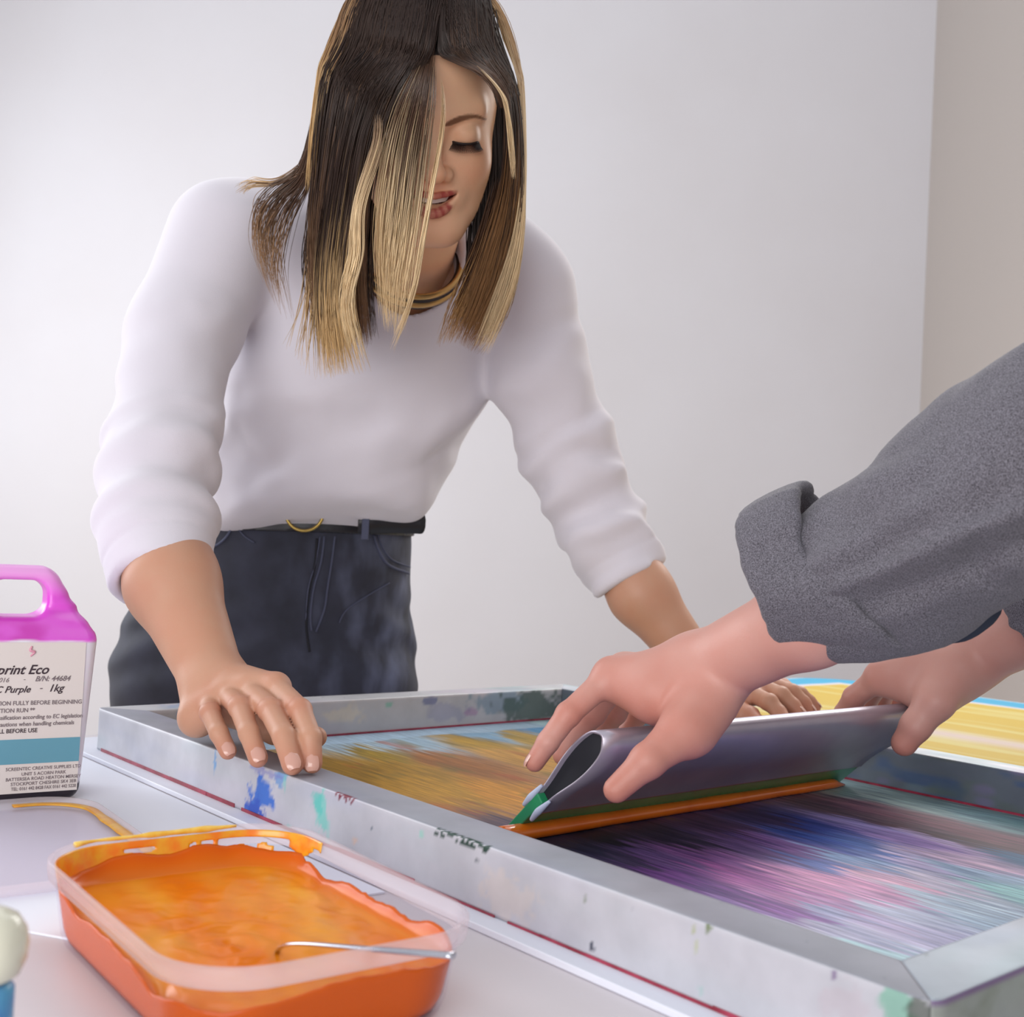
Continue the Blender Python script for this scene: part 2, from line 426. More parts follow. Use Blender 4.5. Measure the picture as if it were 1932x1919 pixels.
def st_front(C, U):
    s, u, z, f = U.T; S = np.c_[s, z]
    o = (f == 0)
    over(C, (f == 1)*.8, (150, 154, 168), .6)
    def px(pts):   # photo pixels on the outer face -> (s, z)
        r = []
        for (x, y) in pts:
            rr = ray(x, y); nrm = np.array([D2[0], D2[1], 0]); A3 = np.array([A0[0], A0[1], FT]); c0 = np.array([0, 0, HC])
            t = ((A3-c0)@nrm)/(rr@nrm); q = c0+rr*t; a_, _ = toab(q); r.append((a_, q[2]-FT))
        return r
    over(C, o*.55*np.clip((s-.35)/.3, 0, 1), (188, 184, 188), .25)
    over(C, o*.6, (192, 193, 204), .15)
    for (x, y, rs, rz, col, sd, am) in [(495, 1500, .014, .010, (60, 110, 200), 1, 1), (480, 1530, .011, .009, (45, 85, 190), 2, 1), (462, 1545, .007, .009, (80, 120, 205), 3, .8),
            (530, 1470, .007, .004, (70, 140, 205), 4, .7), (405, 1440, .0022, .014, (95, 155, 210), 5, .8), (500, 1455, .018, .002, (120, 120, 190), 6, .6),
            (607, 1530, .007, .010, (110, 200, 190), 7, .8), (598, 1515, .008, .005, (80, 190, 180), 17, .7), (537, 1480, .002, .012, (120, 200, 195), 8, .6), (545, 1570, .004, .004, (100, 200, 190), 18, .6),
            (618, 1580, .002, .014, (150, 205, 200), 28, .5), (795, 1575, .003, .003, (140, 205, 190), 9, .7), (700, 1562, .0016, .0022, (70, 90, 110), 10, .8), (670, 1585, .004, .003, (225, 185, 160), 11, .6),
            (900, 1622, .0016, .001, (60, 70, 80), 12, .7), (1117, 1786, .0019, .0035, (25, 35, 60), 13, 1), (1105, 1698, .0008, .003, (120, 130, 110), 14, .7), (1310, 1755, .0016, .003, (150, 160, 60), 15, .9),
            (1337, 1752, .0018, .002, (90, 110, 40), 16, .9), (1311, 1790, .001, .004, (170, 180, 110), 19, .5), (1573, 1842, .0012, .002, (110, 80, 130), 20, .8), (1320, 1870, .001, .003, (150, 190, 185), 21, .5),
            (1690, 1905, .008, .012, (120, 175, 155), 22, .8), (1735, 1910, .006, .009, (60, 70, 55), 23, .8), (1600, 1905, .01, .008, (190, 170, 180), 24, .3), (950, 1690, .02, .01, (215, 200, 190), 25, .4)]:
        (a_, z_), = px([(x, y)]); k_ = 1.35 if rs > .004 else 1.; over(C, blob(S, (a_, z_), (rs*k_, rz*k_), sd, .45)*o*am, col, 0)
    # dark green scuff along the top edge
    for (x0, y0, x1, y1, col) in [(818, 1561, 922, 1596, (25, 60, 50)), (632, 1500, 668, 1512, (120, 40, 60))]:
        (a0, _), (a1, _) = px([(x0, y0), (x1, y1)])
        n_ = vnoise(np.c_[s*900, u*900, z*900], 3)
        over(C, ((s > a0) & (s < a1) & (z > -.004) & (u < .004) & (n_ > .45))*1., col, 0)
def st_far(C, U):
    s, u, z, f = U.T; S = np.c_[s, z]; i = (f == 2)
    over(C, i*.6, (186, 184, 190), .2)
    for (a_, z_, rs, rz, col, sd, am) in [(.205, -.012, .016, .016, (75, 110, 165), 1, .9), (.20, -.025, .01, .012, (95, 130, 185), 2, .8), (.27, -.016, .03, .012, (215, 205, 190), 3, .7),
            (.33, -.008, .006, .004, (120, 185, 165), 4, .7), (.39, -.006, .012, .005, (90, 100, 150), 5, .7), (.42, -.020, .03, .012, (150, 150, 180), 6, .5), (.455, -.024, .012, .006, (165, 110, 165), 7, .5),
            (.50, -.010, .05, .016, (120, 145, 165), 8, .7), (.56, -.02, .07, .02, (75, 95, 90), 9, .85), (.10, -.015, .04, .014, (120, 150, 190), 10, .6), (.05, -.02, .03, .01, (190, 200, 215), 11, .6)]:
        over(C, blob(S, (a_, z_), (rs, rz), sd, .4, .4)*i*am, col, 0)
    j = (f == 1); over(C, blob(np.c_[s, u], (.1, .02), (.06, .02), 31, .4, .4)*j*.5, (130, 160, 200), 0)
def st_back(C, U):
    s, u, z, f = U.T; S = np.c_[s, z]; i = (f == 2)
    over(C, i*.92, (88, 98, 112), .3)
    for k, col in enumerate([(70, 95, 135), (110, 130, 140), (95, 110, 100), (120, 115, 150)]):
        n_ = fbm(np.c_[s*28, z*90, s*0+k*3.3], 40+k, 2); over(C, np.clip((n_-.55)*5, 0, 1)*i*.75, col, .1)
def st_near(C, U):
    s, u, z, f = U.T; o = (f == 0)
    over(C, o*.8, (140, 145, 135), .15)
    n_ = fbm(np.c_[s*30, z*60, s*0], 70, 3); over(C, np.clip((n_-.5)*5, 0, 1)*o*.7, (105, 115, 95), 0)
    over(C, ((z > -.0022) & o)*.8, (110, 80, 130), 0)
    over(C, (f == 1)*.4, (180, 190, 202), .5)
rail('rail', LA, lambda s, u: (s, u), st_front, 1)
rail('rail', LB, lambda s, u: (LA-u, s), st_near, 2, (180, 190, 200))
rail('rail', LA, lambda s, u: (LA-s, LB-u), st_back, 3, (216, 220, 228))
rail('rail', LB, lambda s, u: (u, LB-s), lambda C, U: st_far(C, np.c_[LB-U[:, 0], U[:, 1:]]), 4)
# dark red glue line under the rails
m_glue = mat('red_glue', (128, 32, 50), .35, vary=(60, (170, 60, 85), .9))
def strip(p, q, z0, z1, w, off): 
    V, Fc = rings([np.array([ab(p[0]+off[0]*x, p[1]+off[1]*x, z) for x, z in ((0, z0), (w, z0), (w, z1), (0, z1))]), np.array([ab(q[0]+off[0]*x, q[1]+off[1]*x, z) for x, z in ((0, z0), (w, z0), (w, z1), (0, z1))])])
    return V, Fc
gl = []
rr_ = random.Random(5); s_ = .02
while s_ < .89:
    l = rr_.uniform(.02, .10); e = min(s_+l, .895)
    h = .0012+rr_.random()*.0022*(1 if s_ < .5 else .7)
    gl.append(strip((s_, 0), (e, 0), FT-.0403, FT-.0403+h, -.0006, (0, 1))); s_ = e+rr_.choice([-.002, 0, .004, .012])
for (p, q, o) in (((RW, RW), (RW, LB-RW), (1, 0)), ((RW, LB-RW), (LA-RW, LB-RW), (0, -1)), ((RW, RW), (LA-RW, RW), (0, 1))):
    gl.append(strip(p, q, MZ-.0003, MZ+.0020, .0012, o))
V, Fc = join(gl); tag(mobj('glue_line', V, Fc, m_glue, sf, smooth=False), 'dark red glue line')

# the mesh with its layers of ink
SM = [(650,1450,(165,125,35)),(800,1480,(200,150,45)),(1000,1430,(215,160,70)),(900,1400,(190,150,40)),(700,1420,(170,140,45)),(950,1500,(210,145,45)),(1000,1395,(185,150,55)),(850,1440,(170,110,50)),(760,1450,(185,140,40)),
 (1200,1450,(190,140,50)),(1300,1420,(180,140,60)),
 (640,1405,(178,204,220)),(760,1395,(170,200,220)),(900,1385,(140,180,208)),(1020,1375,(85,145,188)),(700,1400,(178,205,222)),
 (1100,1600,(48,50,75)),(1150,1585,(45,45,60)),(1250,1575,(60,52,76)),(1350,1560,(90,66,100)),(1450,1545,(70,58,100)),(1540,1562,(58,76,155)),(1600,1590,(70,105,180)),(1560,1590,(55,85,170)),(1650,1560,(150,140,200)),
 (1180,1620,(70,62,95)),(1250,1620,(115,90,148)),(1350,1625,(140,95,160)),(1400,1650,(175,100,175)),(1450,1670,(180,108,180)),(1300,1660,(120,75,150)),(1420,1700,(140,85,165)),(1480,1720,(150,100,180)),(1500,1690,(205,135,195)),(1600,1670,(222,158,204)),(1640,1690,(215,160,208)),
 (1550,1630,(100,120,190)),(1650,1610,(85,115,185)),(1600,1620,(140,170,215)),(1700,1620,(190,180,220)),(1750,1580,(185,165,210)),(1800,1620,(205,180,210)),(1850,1650,(160,185,215)),(1925,1618,(60,105,145)),(1900,1680,(170,222,228)),
 (1800,1700,(190,212,232)),(1700,1720,(186,196,226)),(1600,1760,(188,190,222)),(1750,1760,(178,178,216)),(1650,1790,(180,218,232)),(1500,1745,(196,196,222)),(1400,1710,(150,120,185)),(1850,1740,(180,205,228)),(1680,1660,(225,180,212)),(1760,1660,(200,195,222)),
 (1560,1700,(200,150,205)),(1530,1680,(215,150,200)),(1580,1725,(175,180,222)),(1640,1740,(190,178,218)),(1350,1680,(105,75,140)),(1700,1580,(150,125,190)),(1500,1600,(130,95,160)),(1420,1600,(105,82,135)),
 (1640,1500,(158,188,190)),(1750,1522,(146,180,186)),(1850,1543,(124,164,178)),(1925,1562,(95,140,150)),(1650,1528,(138,98,118)),(1750,1550,(126,78,100)),(1850,1578,(112,64,86)),(1905,1600,(98,66,80)),(1600,1535,(104,84,98)),(1700,1560,(90,66,80)),(1800,1585,(84,64,76))]
sp_ = np.array([toab(onz(x, y, MZ)) for x, y, _ in SM]); sc_c = np.array([lin(c)[:3] for _, _, c in SM])
na, nb_ = 440, 560
aa, bb = np.meshgrid(np.linspace(RW-.002, LA-RW+.002, na), np.linspace(RW-.002, LB-RW+.002, nb_), indexing='ij')
aa, bb = aa.ravel(), bb.ravel()
wa = aa+(fbm(np.c_[aa*14, bb*60, aa*0], 11)-.5)*.05+(vnoise(np.c_[aa*30, bb*420, aa*0], 15)-.5)*.05
wb = bb+(fbm(np.c_[aa*20, bb*40, aa*0], 12)-.5)*.018
num = np.zeros((len(aa), 3)); den = np.zeros(len(aa))
for (pa, pb), c in zip(sp_, sc_c):
    d = ((wa-pa)/1.9)**2+(wb-pb)**2; w = 1/(d+2e-6)**2.6; num += w[:, None]*c; den += w
Cm = num/den[:, None]
Cm = Cm*np.where(aa > .49, .9, .8)[:, None]
st = vnoise(np.c_[aa*22, bb*330, aa*0], 21)*.5+vnoise(np.c_[aa*55, bb*800, aa*0], 22)*.5; st = np.clip((st-.5)*1.5+.5, 0, 1)
front = np.clip((aa-.49)/.04, 0, 1)
amt = np.where(front > 0, .52, .26)*(1-np.clip((.66-aa)/.02, 0, 1)*.0)
Cm = Cm*(1+(st[:, None]-.5)*2*amt[:, None]*[.9, .8, .6])
bl = fbm(np.c_[aa*16, bb*60, aa*0], 31, 3)        # dark blooms behind the squeegee
back = (1-front)*np.clip((bb-.05)/.02, 0, 1)
for (t0, col) in ((.60, (120, 105, 45)), (.64, (170, 85, 45))):
    bl = fbm(np.c_[aa*16, bb*60, aa*0+t0], int(t0*100), 3); m_ = np.clip((bl-t0)*9, 0, 1)*back*.6; Cm = Cm*(1-m_[:, None])+np.array(lin(col)[:3])*m_[:, None]
# clean margin band along the far rail and the front rail
mg = np.clip((.085+(vnoise(np.c_[bb*25, bb*0, bb*0], 3)-.5)*.012-aa)/.004, 0, 1)
mcol = np.array(lin((172, 200, 222))[:3])*(1-.5*np.clip((bb-.3)/.3, 0, 1))[:, None]
Cm = Cm*(1-mg[:, None])+mcol*mg[:, None]
mg = np.clip((bb-(LB-.105))/.006, 0, 1)*(1-front); Cm = Cm*(1-mg[:, None])+np.array(lin((150, 178, 185))[:3])*mg[:, None]
ij = (np.arange(na-1)[:, None]*nb_+np.arange(nb_-1)[None]).ravel(); Q = np.stack([ij, ij+nb_, ij+nb_+1, ij+1], 1)
m_mesh = colmat('inked_mesh', .5, bump=(900, .08, .0003, 2), Specular_IOR_Level=.3)
N, L = m_mesh.node_tree.nodes, m_mesh.node_tree.links; b_ = N['Principled BSDF']; at = [n for n in N if n.type == 'ATTRIBUTE'][0]
tc = N.new('ShaderNodeTexCoord'); vr_ = N.new('ShaderNodeVectorRotate'); vr_.rotation_type = 'Z_AXIS'; vr_.inputs['Angle'].default_value = -YAW
mp = N.new('ShaderNodeMapping'); mp.inputs['Scale'].default_value = (26, 620, 1); nz = N.new('ShaderNodeTexNoise'); nz.inputs['Scale'].default_value = 1.; nz.inputs['Detail'].default_value = 5; nz.inputs['Roughness'].default_value = .7
L.new(tc.outputs['Object'], vr_.inputs['Vector']); L.new(vr_.outputs[0], mp.inputs[0]); L.new(mp.outputs[0], nz.inputs['Vector'])
mr = N.new('ShaderNodeMapRange'); mr.inputs[1].default_value = .3; mr.inputs[2].default_value = .7; mr.inputs[3].default_value = .62; mr.inputs[4].default_value = 1.38; L.new(nz.outputs['Fac'], mr.inputs[0])
vm = N.new('ShaderNodeVectorMath'); vm.operation = 'SCALE'; L.new(at.outputs['Color'], vm.inputs[0]); L.new(mr.outputs[0], vm.inputs['Scale']); L.new(vm.outputs[0], b_.inputs['Base Color'])
V = ab(aa, bb, MZ)
mobj('mesh', V, Q, m_mesh, sf, cols=np.clip(Cm, 0, 1))

# ------------------------------------------------------------------ print beyond the frame
m_pr, N, L, b_ = nodemat('striped_print'); at = N.new('ShaderNodeAttribute'); at.attribute_name = 'Col'; L.new(at.outputs['Color'], b_.inputs['Base Color']); b_.inputs['Roughness'].default_value = .6
a_, b2 = np.meshgrid(np.linspace(-.175, 1.0, 240), np.linspace(.78, 1.53, 200), indexing='ij')
a_, b2 = a_.ravel(), b2.ravel()
# rounded corners
r_ = .12
for ca, sa in ((-.175, 1), (1.0, -1)):
    for cb, sb in ((.78, 1), (1.53, -1)):
        x = (a_-ca)*sa; y = (b2-cb)*sb; m = (x < r_) & (y < r_); dx, dy = r_-x, r_-y; L2 = np.maximum(np.sqrt(dx*dx+dy*dy), 1e-9); mx_ = np.maximum(dx, dy)
        k = np.where(m, mx_/L2, 1); a_ = np.where(m, ca+sa*(r_-dx*k), a_); b2 = np.where(m, cb+sb*(r_-dy*k), b2)
ed = np.minimum(np.minimum(a_+.175, 1.0-a_), 1.53-b2)
edn = ed+(fbm(np.c_[a_*6, b2*6, a_*0], 3)-.5)*.04
C = np.zeros((len(a_), 3)); C[:] = lin((196, 166, 54))[:3]
s2 = fbm(np.c_[a_*3, b2*42, a_*0], 8, 3); m_ = np.clip((s2-.52)*8, 0, 1)[:, None]; C = C*(1-m_)+np.array(lin((202, 186, 108))[:3])*m_
m_ = (np.exp(-((b2-1.02-(a_-.2)*.05)/.035)**2)*.8)[:, None]; C = C*(1-m_)+np.array(lin((205, 188, 190))[:3])*m_
m_ = np.clip((.10-edn)/.01, 0, 1)[:, None]; C = C*(1-m_)+np.array(lin((212, 206, 214))[:3])*m_
m_ = np.clip((.085-edn)/.012, 0, 1)[:, None]; C = C*(1-m_)+np.array(lin((50, 160, 200))[:3])*m_
m_ = np.clip((.006-ed)/.003, 0, 1)[:, None]; C = C*(1-m_)+np.array(lin((215, 232, 240))[:3])*m_
m_ = np.clip((.80-b2)/.01, 0, 1)[:, None]; C = C*(1-m_)+np.array(lin((235, 235, 240))[:3])*m_
na2, nb2 = 240, 200; nn = na2*nb2
V = np.vstack([ab(a_, b2, .7565), ab(a_, b2, .7502)])
Q = [(i*nb2+j, (i+1)*nb2+j, (i+1)*nb2+j+1, i*nb2+j+1) for i in range(na2-1) for j in range(nb2-1)]
Q += [(nn+p[3], nn+p[2], nn+p[1], nn+p[0]) for p in Q[:]]
per = [i*nb2 for i in range(na2)]+[(na2-1)*nb2+j for j in range(1, nb2)]+[i*nb2+nb2-1 for i in range(na2-2, -1, -1)]+[j for j in range(nb2-2, 0, -1)]
Q += [(per[i], per[i-1], nn+per[i-1], nn+per[i]) for i in range(len(per))]
tag(mobj('printed_board', V, np.array(Q), m_pr, smooth=False, cols=np.vstack([C, C*0+.75])), 'yellow and sky blue printed board with rounded corners behind the frame', 'print')
# ------------------------------------------------------------------ squeegee
SA, SB0, SB1 = .474, .138, .574
LEAN = np.array([.725, .689]); LEAN = LEAN/np.linalg.norm(LEAN)      # (along a, up)
def sq(w, t, b):                 # w up the profile, t across it, b along the squeegee
    a = SA+LEAN[0]*w-LEAN[1]*t; z = MZ+.0008+LEAN[1]*w+LEAN[0]*t
    return ab(a, b, z)
def prof(th, k=1.0, n=40):
    """closed teardrop: straight jaws from the blade, swelling into a round grip"""
    ws = [.037, .044, .052, .062, .074, .086, .099, .111, .121, .1275, .131]
    ts = [.0062, .0060, .0062, .0072, .0092, .0112, .0122, .0118, .0098, .0062, 0]
    return np.array(ws), np.array(ts)
sqg = empty('squeegee', tuple(ab(SA, .34, MZ)))
tag(sqg, 'long aluminium squeegee with a hollow grip and a green inked blade, held in two hands', 'squeegee')
m_alu = mat('squeegee_aluminium', (188, 182, 194), .34, .55, bump=(8, .06, .001, 3, None, (1, 1, 1)), vary=(14, (160, 152, 172), .6))
ws, ts = prof(1)
th = .0016
wo = np.r_[ws, ws[-2::-1]]; to = np.r_[ts, -ts[-2::-1]]
wi = np.where(wo > .123, wo-th*1.1, wo); ti = np.sign(to)*np.maximum(np.abs(to)-th, 0)
op = smoothpath(np.c_[wo, to], 70); ip = smoothpath(np.c_[wi, ti], 70)
loop = np.vstack([op, ip[::-1]])
R = [sq(loop[:, 0], loop[:, 1], np.full(len(loop), b)) for b in np.linspace(SB0, SB1, 24)]
V, Fc = rings(R, (False, False)); n = len(loop); m = len(op)
for e, o in ((0, 0), (1, (len(R)-1)*n)):
    for i in range(m-1):
        q = (o+i, o+i+1, o+n-2-i, o+n-1-i); Fc.append(q if e else q[::-1])
mobj('handle', V, Fc, m_alu, sqg)
# dark fill standing in for the shade inside the hollow handle
m_hollow = mat('hollow_shade', (26, 28, 36), .7)
shade_fill = np.c_[ip[:, 0], ip[:, 1]*.985]
R = [sq(shade_fill[:, 0], shade_fill[:, 1], np.full(m, b)) for b in (SB0+.004, SB1-.004)]
tag(mobj('shade_fill', *rings(R), m_hollow, sqg, smooth=False), 'dark inside of the hollow handle')
m_bl = mat('blade_rubber', (40, 150, 96), .35, vary=(30, (26, 118, 88), .7), Coat_Weight=.3)
bl = np.array([(-.0005, -.0030), (0, .0030), (.0035, .0040), (.034, .0044), (.050, .0044), (.050, -.0044), (.034, -.0044), (.0035, -.0040)])
R = [sq(bl[:, 0], bl[:, 1], np.full(len(bl), b)) for b in np.linspace(SB0-.003, SB1+.002, 12)]
tag(bevel(mobj('blade', *rings(R), m_bl, sqg, smooth=False), .001), 'green inked rubber blade')
# pale clamping strips with smears on the end
m_smear = mat('pale_smear', (190, 200, 225), .4)
P = []
for t0 in (.0088, -.0088):
    q = tube([sq(.030, t0*.75, SB0-.001), sq(.042, t0*.72, SB0-.002), sq(.056, t0*.78, SB0-.001)], [.0016, .003, .0012], 8, 14); P.append(q)
V, Fc = join(P); mobj('ink_smear', V, Fc, m_smear, sqg)
m_ysm = mat('yellow_mark', (190, 165, 50), .5)
# ink bead in front of the blade
m_bead = mat('orange_ink_bead', (222, 112, 18), .16, vary=(25, (205, 92, 12), .8), Coat_Weight=.5)
bs = np.linspace(SB0-.032, SB1-.004, 90); P = []
for i, b in enumerate(bs):
    n1 = vnoise(np.array([[b*30, 0, 0]]), 4)[0]; t = i/89.
    rr = (.0066-.0018*t)*(1+.10*(n1-.5))*min(1, (i+1)/3., (90-i)/5.)
    th_ = np.linspace(0, 2*np.pi, 18, endpoint=False)
    ca = SA+.0165-.0015*t+.002*(n1-.5)
    P.append(ab(ca+1.25*rr*np.cos(th_), b, MZ+.0004+np.maximum(rr*(.78+np.sin(th_)), 0)))
tag(mobj('ink_bead', *rings(P), m_bead), 'rolled bead of glossy orange ink in front of the squeegee blade', 'ink')

# ------------------------------------------------------------------ tub of orange ink
TC = np.array([-.1265, .6182]); TA = math.radians(-53.2); TL, TW_, TH = .2329, .1603, .0445
te = np.array([math.cos(TA), math.sin(TA)]); tn = np.array([-math.sin(TA), math.cos(TA)])
def tub_ring(l, w, r, z, n=14, th0=None):
    pts = []
    for cx, cy, a0 in ((l/2-r, w/2-r, 0), (-l/2+r, w/2-r, 90), (-l/2+r, -w/2+r, 180), (l/2-r, -w/2+r, 270)):
        for k in range(n):
            a = math.radians(a0+90*k/(n-1)); pts.append((cx+r*math.cos(a), cy+r*math.sin(a)))
    P = np.array(pts); out = []                       # add points on the straight sides
    for i in range(len(P)):
        p, q = P[i], P[(i+1) % len(P)]; m = max(1, int(np.linalg.norm(q-p)/.006)) if th0 is None else th0[i]
        for k in range(m): out.append(p+(q-p)*k/m)
    return np.array(out), z
cnt_ = []
P, _ = tub_ring(TL, TW_, .04, 0); 
def seg_counts(l, w, r, n=14):
    pts = []
    for cx, cy, a0 in ((l/2-r, w/2-r, 0), (-l/2+r, w/2-r, 90), (-l/2+r, -w/2+r, 180), (l/2-r, -w/2+r, 270)):
        for k in range(n):
            a = math.radians(a0+90*k/(n-1)); pts.append((cx+r*math.cos(a), cy+r*math.sin(a)))
    P = np.array(pts); return [max(1, int(np.linalg.norm(P[(i+1) % len(P)]-P[i])/.004)) for i in range(len(P))]
SCN = seg_counts(TL, TW_, .04)
def TR(l, w, r, z):
    P, _ = tub_ring(l, w, r, z, 14, SCN)
    return np.c_[TC[0]+P[:, 0]*te[0]+P[:, 1]*tn[0], TC[1]+P[:, 0]*te[1]+P[:, 1]*tn[1], np.full(len(P), z) if np.isscalar(z) else z]
m_pl, N, L, b_ = nodemat('frosted_plastic')
setp(b_, Roughness=.25); b_.inputs['Base Color'].default_value = lin((242, 236, 240)); b_.inputs['Transmission Weight'].default_value = 0
tr = N.new('ShaderNodeBsdfTransparent'); tr.inputs[0].default_value = (.97, .95, .97, 1); tl = N.new('ShaderNodeBsdfTranslucent'); tl.inputs[0].default_value = lin((240, 234, 240))
m1 = N.new('ShaderNodeMixShader'); m1.inputs[0].default_value = .45; m2 = N.new('ShaderNodeMixShader'); m2.inputs[0].default_value = .52
L.new(b_.outputs[0], m1.inputs[1]); L.new(tl.outputs[0], m1.inputs[2]); L.new(m1.outputs[0], m2.inputs[2]); L.new(tr.outputs[0], m2.inputs[1])
L.new(m2.outputs[0], N['Material Output'].inputs[0]); m2.inputs[0].default_value = .30
tub = empty('ink_tub', (TC[0], TC[1], TZ)); tag(tub, 'open clear plastic tub full of thick orange ink on the bare tabletop', 'tub')
tz = TZ+.0005
def sz(f): return TL*f, TW_*f, .04*f
out = [(.83, 0), (.897, .0012), (.915, .006), (.955, TH-.010), (.960, TH-.0095), (.985, TH-.009), (.992, TH-.004), (.994, TH), (.985, TH+.0012), (.968, TH+.0002), (.950, TH-.010), (.905, .0075), (.885, .0028), (.83, .0018)]
R = [TR(TL-(1-f)*.11*1.9, TW_-(1-f)*.11*1.9, .042-(1-f)*.06, tz+z) for f, z in out]
m_clear = m_pl.copy(); m_clear.name = 'clear_plastic'
for nd in m_clear.node_tree.nodes:
    if nd.type == 'MIX_SHADER' and abs(nd.inputs[0].default_value-.30) < .01: nd.inputs[0].default_value = .012
mobj('container', *rings(R[:4]+R[10:]), m_clear, tub)
mobj('rim', *rings(R[3:11], (False, False)), m_pl, tub)
tabs_ = tube([TR(*sz(1.0), tz+TH-.010)[i] for i in (0,)]+[TR(*sz(1.0), tz+TH-.018)[0]], .001, 6)
# the ink
m_ink, N, L, b_ = nodemat('orange_ink')
at = N.new('ShaderNodeAttribute'); at.attribute_name = 'Col'; L.new(at.outputs['Color'], b_.inputs['Base Color'])
setp(b_, Roughness=.25, Specular_IOR_Level=.22, Coat_Weight=.08, Coat_Roughness=.08); b_.inputs['Subsurface Radius'].default_value = (.01, .004, .001); b_.inputs['Subsurface Scale'].default_value = .3
noise_bump(N, L, b_, 70, .10, .002, 2)
def inkw(h):                      # inset of the inner wall at height h
    f = np.interp(h, [.0028, .0075, TH-.010, TH], [.885, .905, .950, .968]); return f
R = []; Rc = []
base_ring = TR(TL, TW_, .04, 0.); npt = len(base_ring)
loc = np.c_[(base_ring[:, :2]-TC)@te, (base_ring[:, :2]-TC)@tn]
ang = np.arctan2(loc[:, 1], loc[:, 0])
nz1 = fbm(np.c_[np.cos(ang)*6, np.sin(ang)*6, ang*0], 2, 4); nz2 = vnoise(np.c_[np.cos(ang)*22, np.sin(ang)*22, ang*0], 6)
long_front = (loc[:, 1] < -.05); short_far = (loc[:, 0] < -.085)
nz1 = np.array([nz1[(np.arange(i-3, i+4)) % npt].mean() for i in range(npt)])
topz = TH-.0165+(nz1-.5)*.020+(nz2-.5)*.0014
topz = np.where(short_far, topz+.004, topz)
near_c = np.exp(-(((loc[:, 0]-.07)/.06)**2+((loc[:, 1]+.075)/.05)**2)); topz = topz-near_c*.007
topz = np.clip(topz, .02, TH-.008)
ink_h = [.003, .005, .010, .018]
def ring_at(h, ins): 
    f = np.interp(h, [.0028, .0075, TH-.010, TH], [.885, .905, .950, .968]); k = (1-f)*.209+ins
    l, w, r = TL-k, TW_-k, .042-(1-f)*.06-ins*.5
    r = max(r, .008); return TR(l, w, r, 0.)
def var_ring(hv, ins):
    lo_, hi_ = ring_at(.0075, ins), ring_at(TH-.010, ins); t = ((hv-.0075)/(TH-.0175))[:, None]
    P = lo_*(1-t)+hi_*t; P[:, 2] = tz+hv; return P
rs_, cs_ = [], []
c_out = np.array(lin((212, 94, 0))[:3]); c_in = np.array(lin((226, 116, 0))[:3]); c_hi = np.array(lin((234, 158, 44))[:3])  # c_hi: gold highlights painted as streaks on the ink surface
for h in (.003, .006): 
    P = ring_at(h, .0012); P[:, 2] = tz+h; rs_.append(P); cs_.append(np.tile(c_out, (npt, 1)))
for t in (.12, .4, .7, .9, 1.0): rs_.append(var_ring(.006+(topz-.006)*t, .0010)); cs_.append(np.tile(c_out, (npt, 1)))
rs_.append(var_ring(topz+.0004, .0030)); cs_.append(np.tile(c_out, (npt, 1)))
rs_.append(var_ring(topz-.002, .0048)); cs_.append(np.tile(c_out, (npt, 1)))
floor_h = TH-.0225
inner = var_ring(np.minimum(topz-.003, floor_h+.001), .010); rs_.append(inner); cs_.append(np.tile(c_in, (npt, 1)))
cx = np.array([TC[0], TC[1], 0])
for f in np.linspace(.96, .02, 46):
    P = cx+(inner-cx)*f; q = np.c_[(P[:, :2]-TC)@te, (P[:, :2]-TC)@tn]
    # swirl left by the stirring spoon
    dx, dy = q[:, 0]-.022, q[:, 1]+.018; r = np.sqrt(dx*dx+dy*dy); an = np.arctan2(dy, dx)
    sw = np.sin(r*330+an*1.0+2*fbm(np.c_[q*25, q[:, :1]*0], 9))*np.exp(-(r/.045)**2)*.0011
    sw += np.sin((q[:, 0]*.6+q[:, 1])*300+3*fbm(np.c_[q*18, q[:, :1]*0], 5))*.00035*(q[:, 1] > -.03)
    bump = (fbm(np.c_[q*90, q[:, :1]*0], 12, 3)-.5)*.0016
    P[:, 2] = tz+floor_h+sw+bump+.0015*(1-f)*0
    w = np.clip((.97-f)/.08, 0, 1); P[:, 2] = P[:, 2]*w+inner[:, 2]*(1-w)
    rs_.append(P); g = np.clip((fbm(np.c_[q[:, :1]*12, q[:, 1:]*40, q[:, :1]*0], 14)-.35)*2.2, 0, 1)[:, None]; cs_.append(c_in*(1-g)+c_hi*g)
V, Fc = rings(rs_); mobj('ink', V, Fc, m_ink, tub, cols=np.vstack(cs_))
# smears of ink high up the far short wall and on its rim
m_sm = mat('dried_ink', (236, 128, 16), .3, vary=(90, (232, 178, 40), .9), Coat_Weight=.3)
P = []
hs = np.linspace(0, 1, 26)
Vs, Fs = [], []
idx = [i for i in range(npt) if (loc[i, 0] < -.060 and loc[i, 1] > -.080)]
idx.sort(key=lambda i: (np.arctan2(loc[i, 1], -loc[i, 0])))
grid = {}
def wallpt(i, h, ins): 
    lo_, hi_ = ring_lo, ring_hi; t = (h-.0075)/(TH-.0175); p = lo_[i]*(1-t)+hi_[i]*t; p = p.copy(); p[2] = tz+h; return p
ring_lo, ring_hi = ring_at(.0075, .0008), ring_at(TH-.010, .0008); rb_lo, rb_hi = ring_at(.0075, .0026), ring_at(TH-.010, .0026)
sub = []
for a_i in range(len(idx)-1):
    for k in range(2): sub.append((idx[a_i], idx[a_i+1], k/2.))
S_ = len(sub); Hn = 22
cell = np.zeros((S_, Hn), bool)
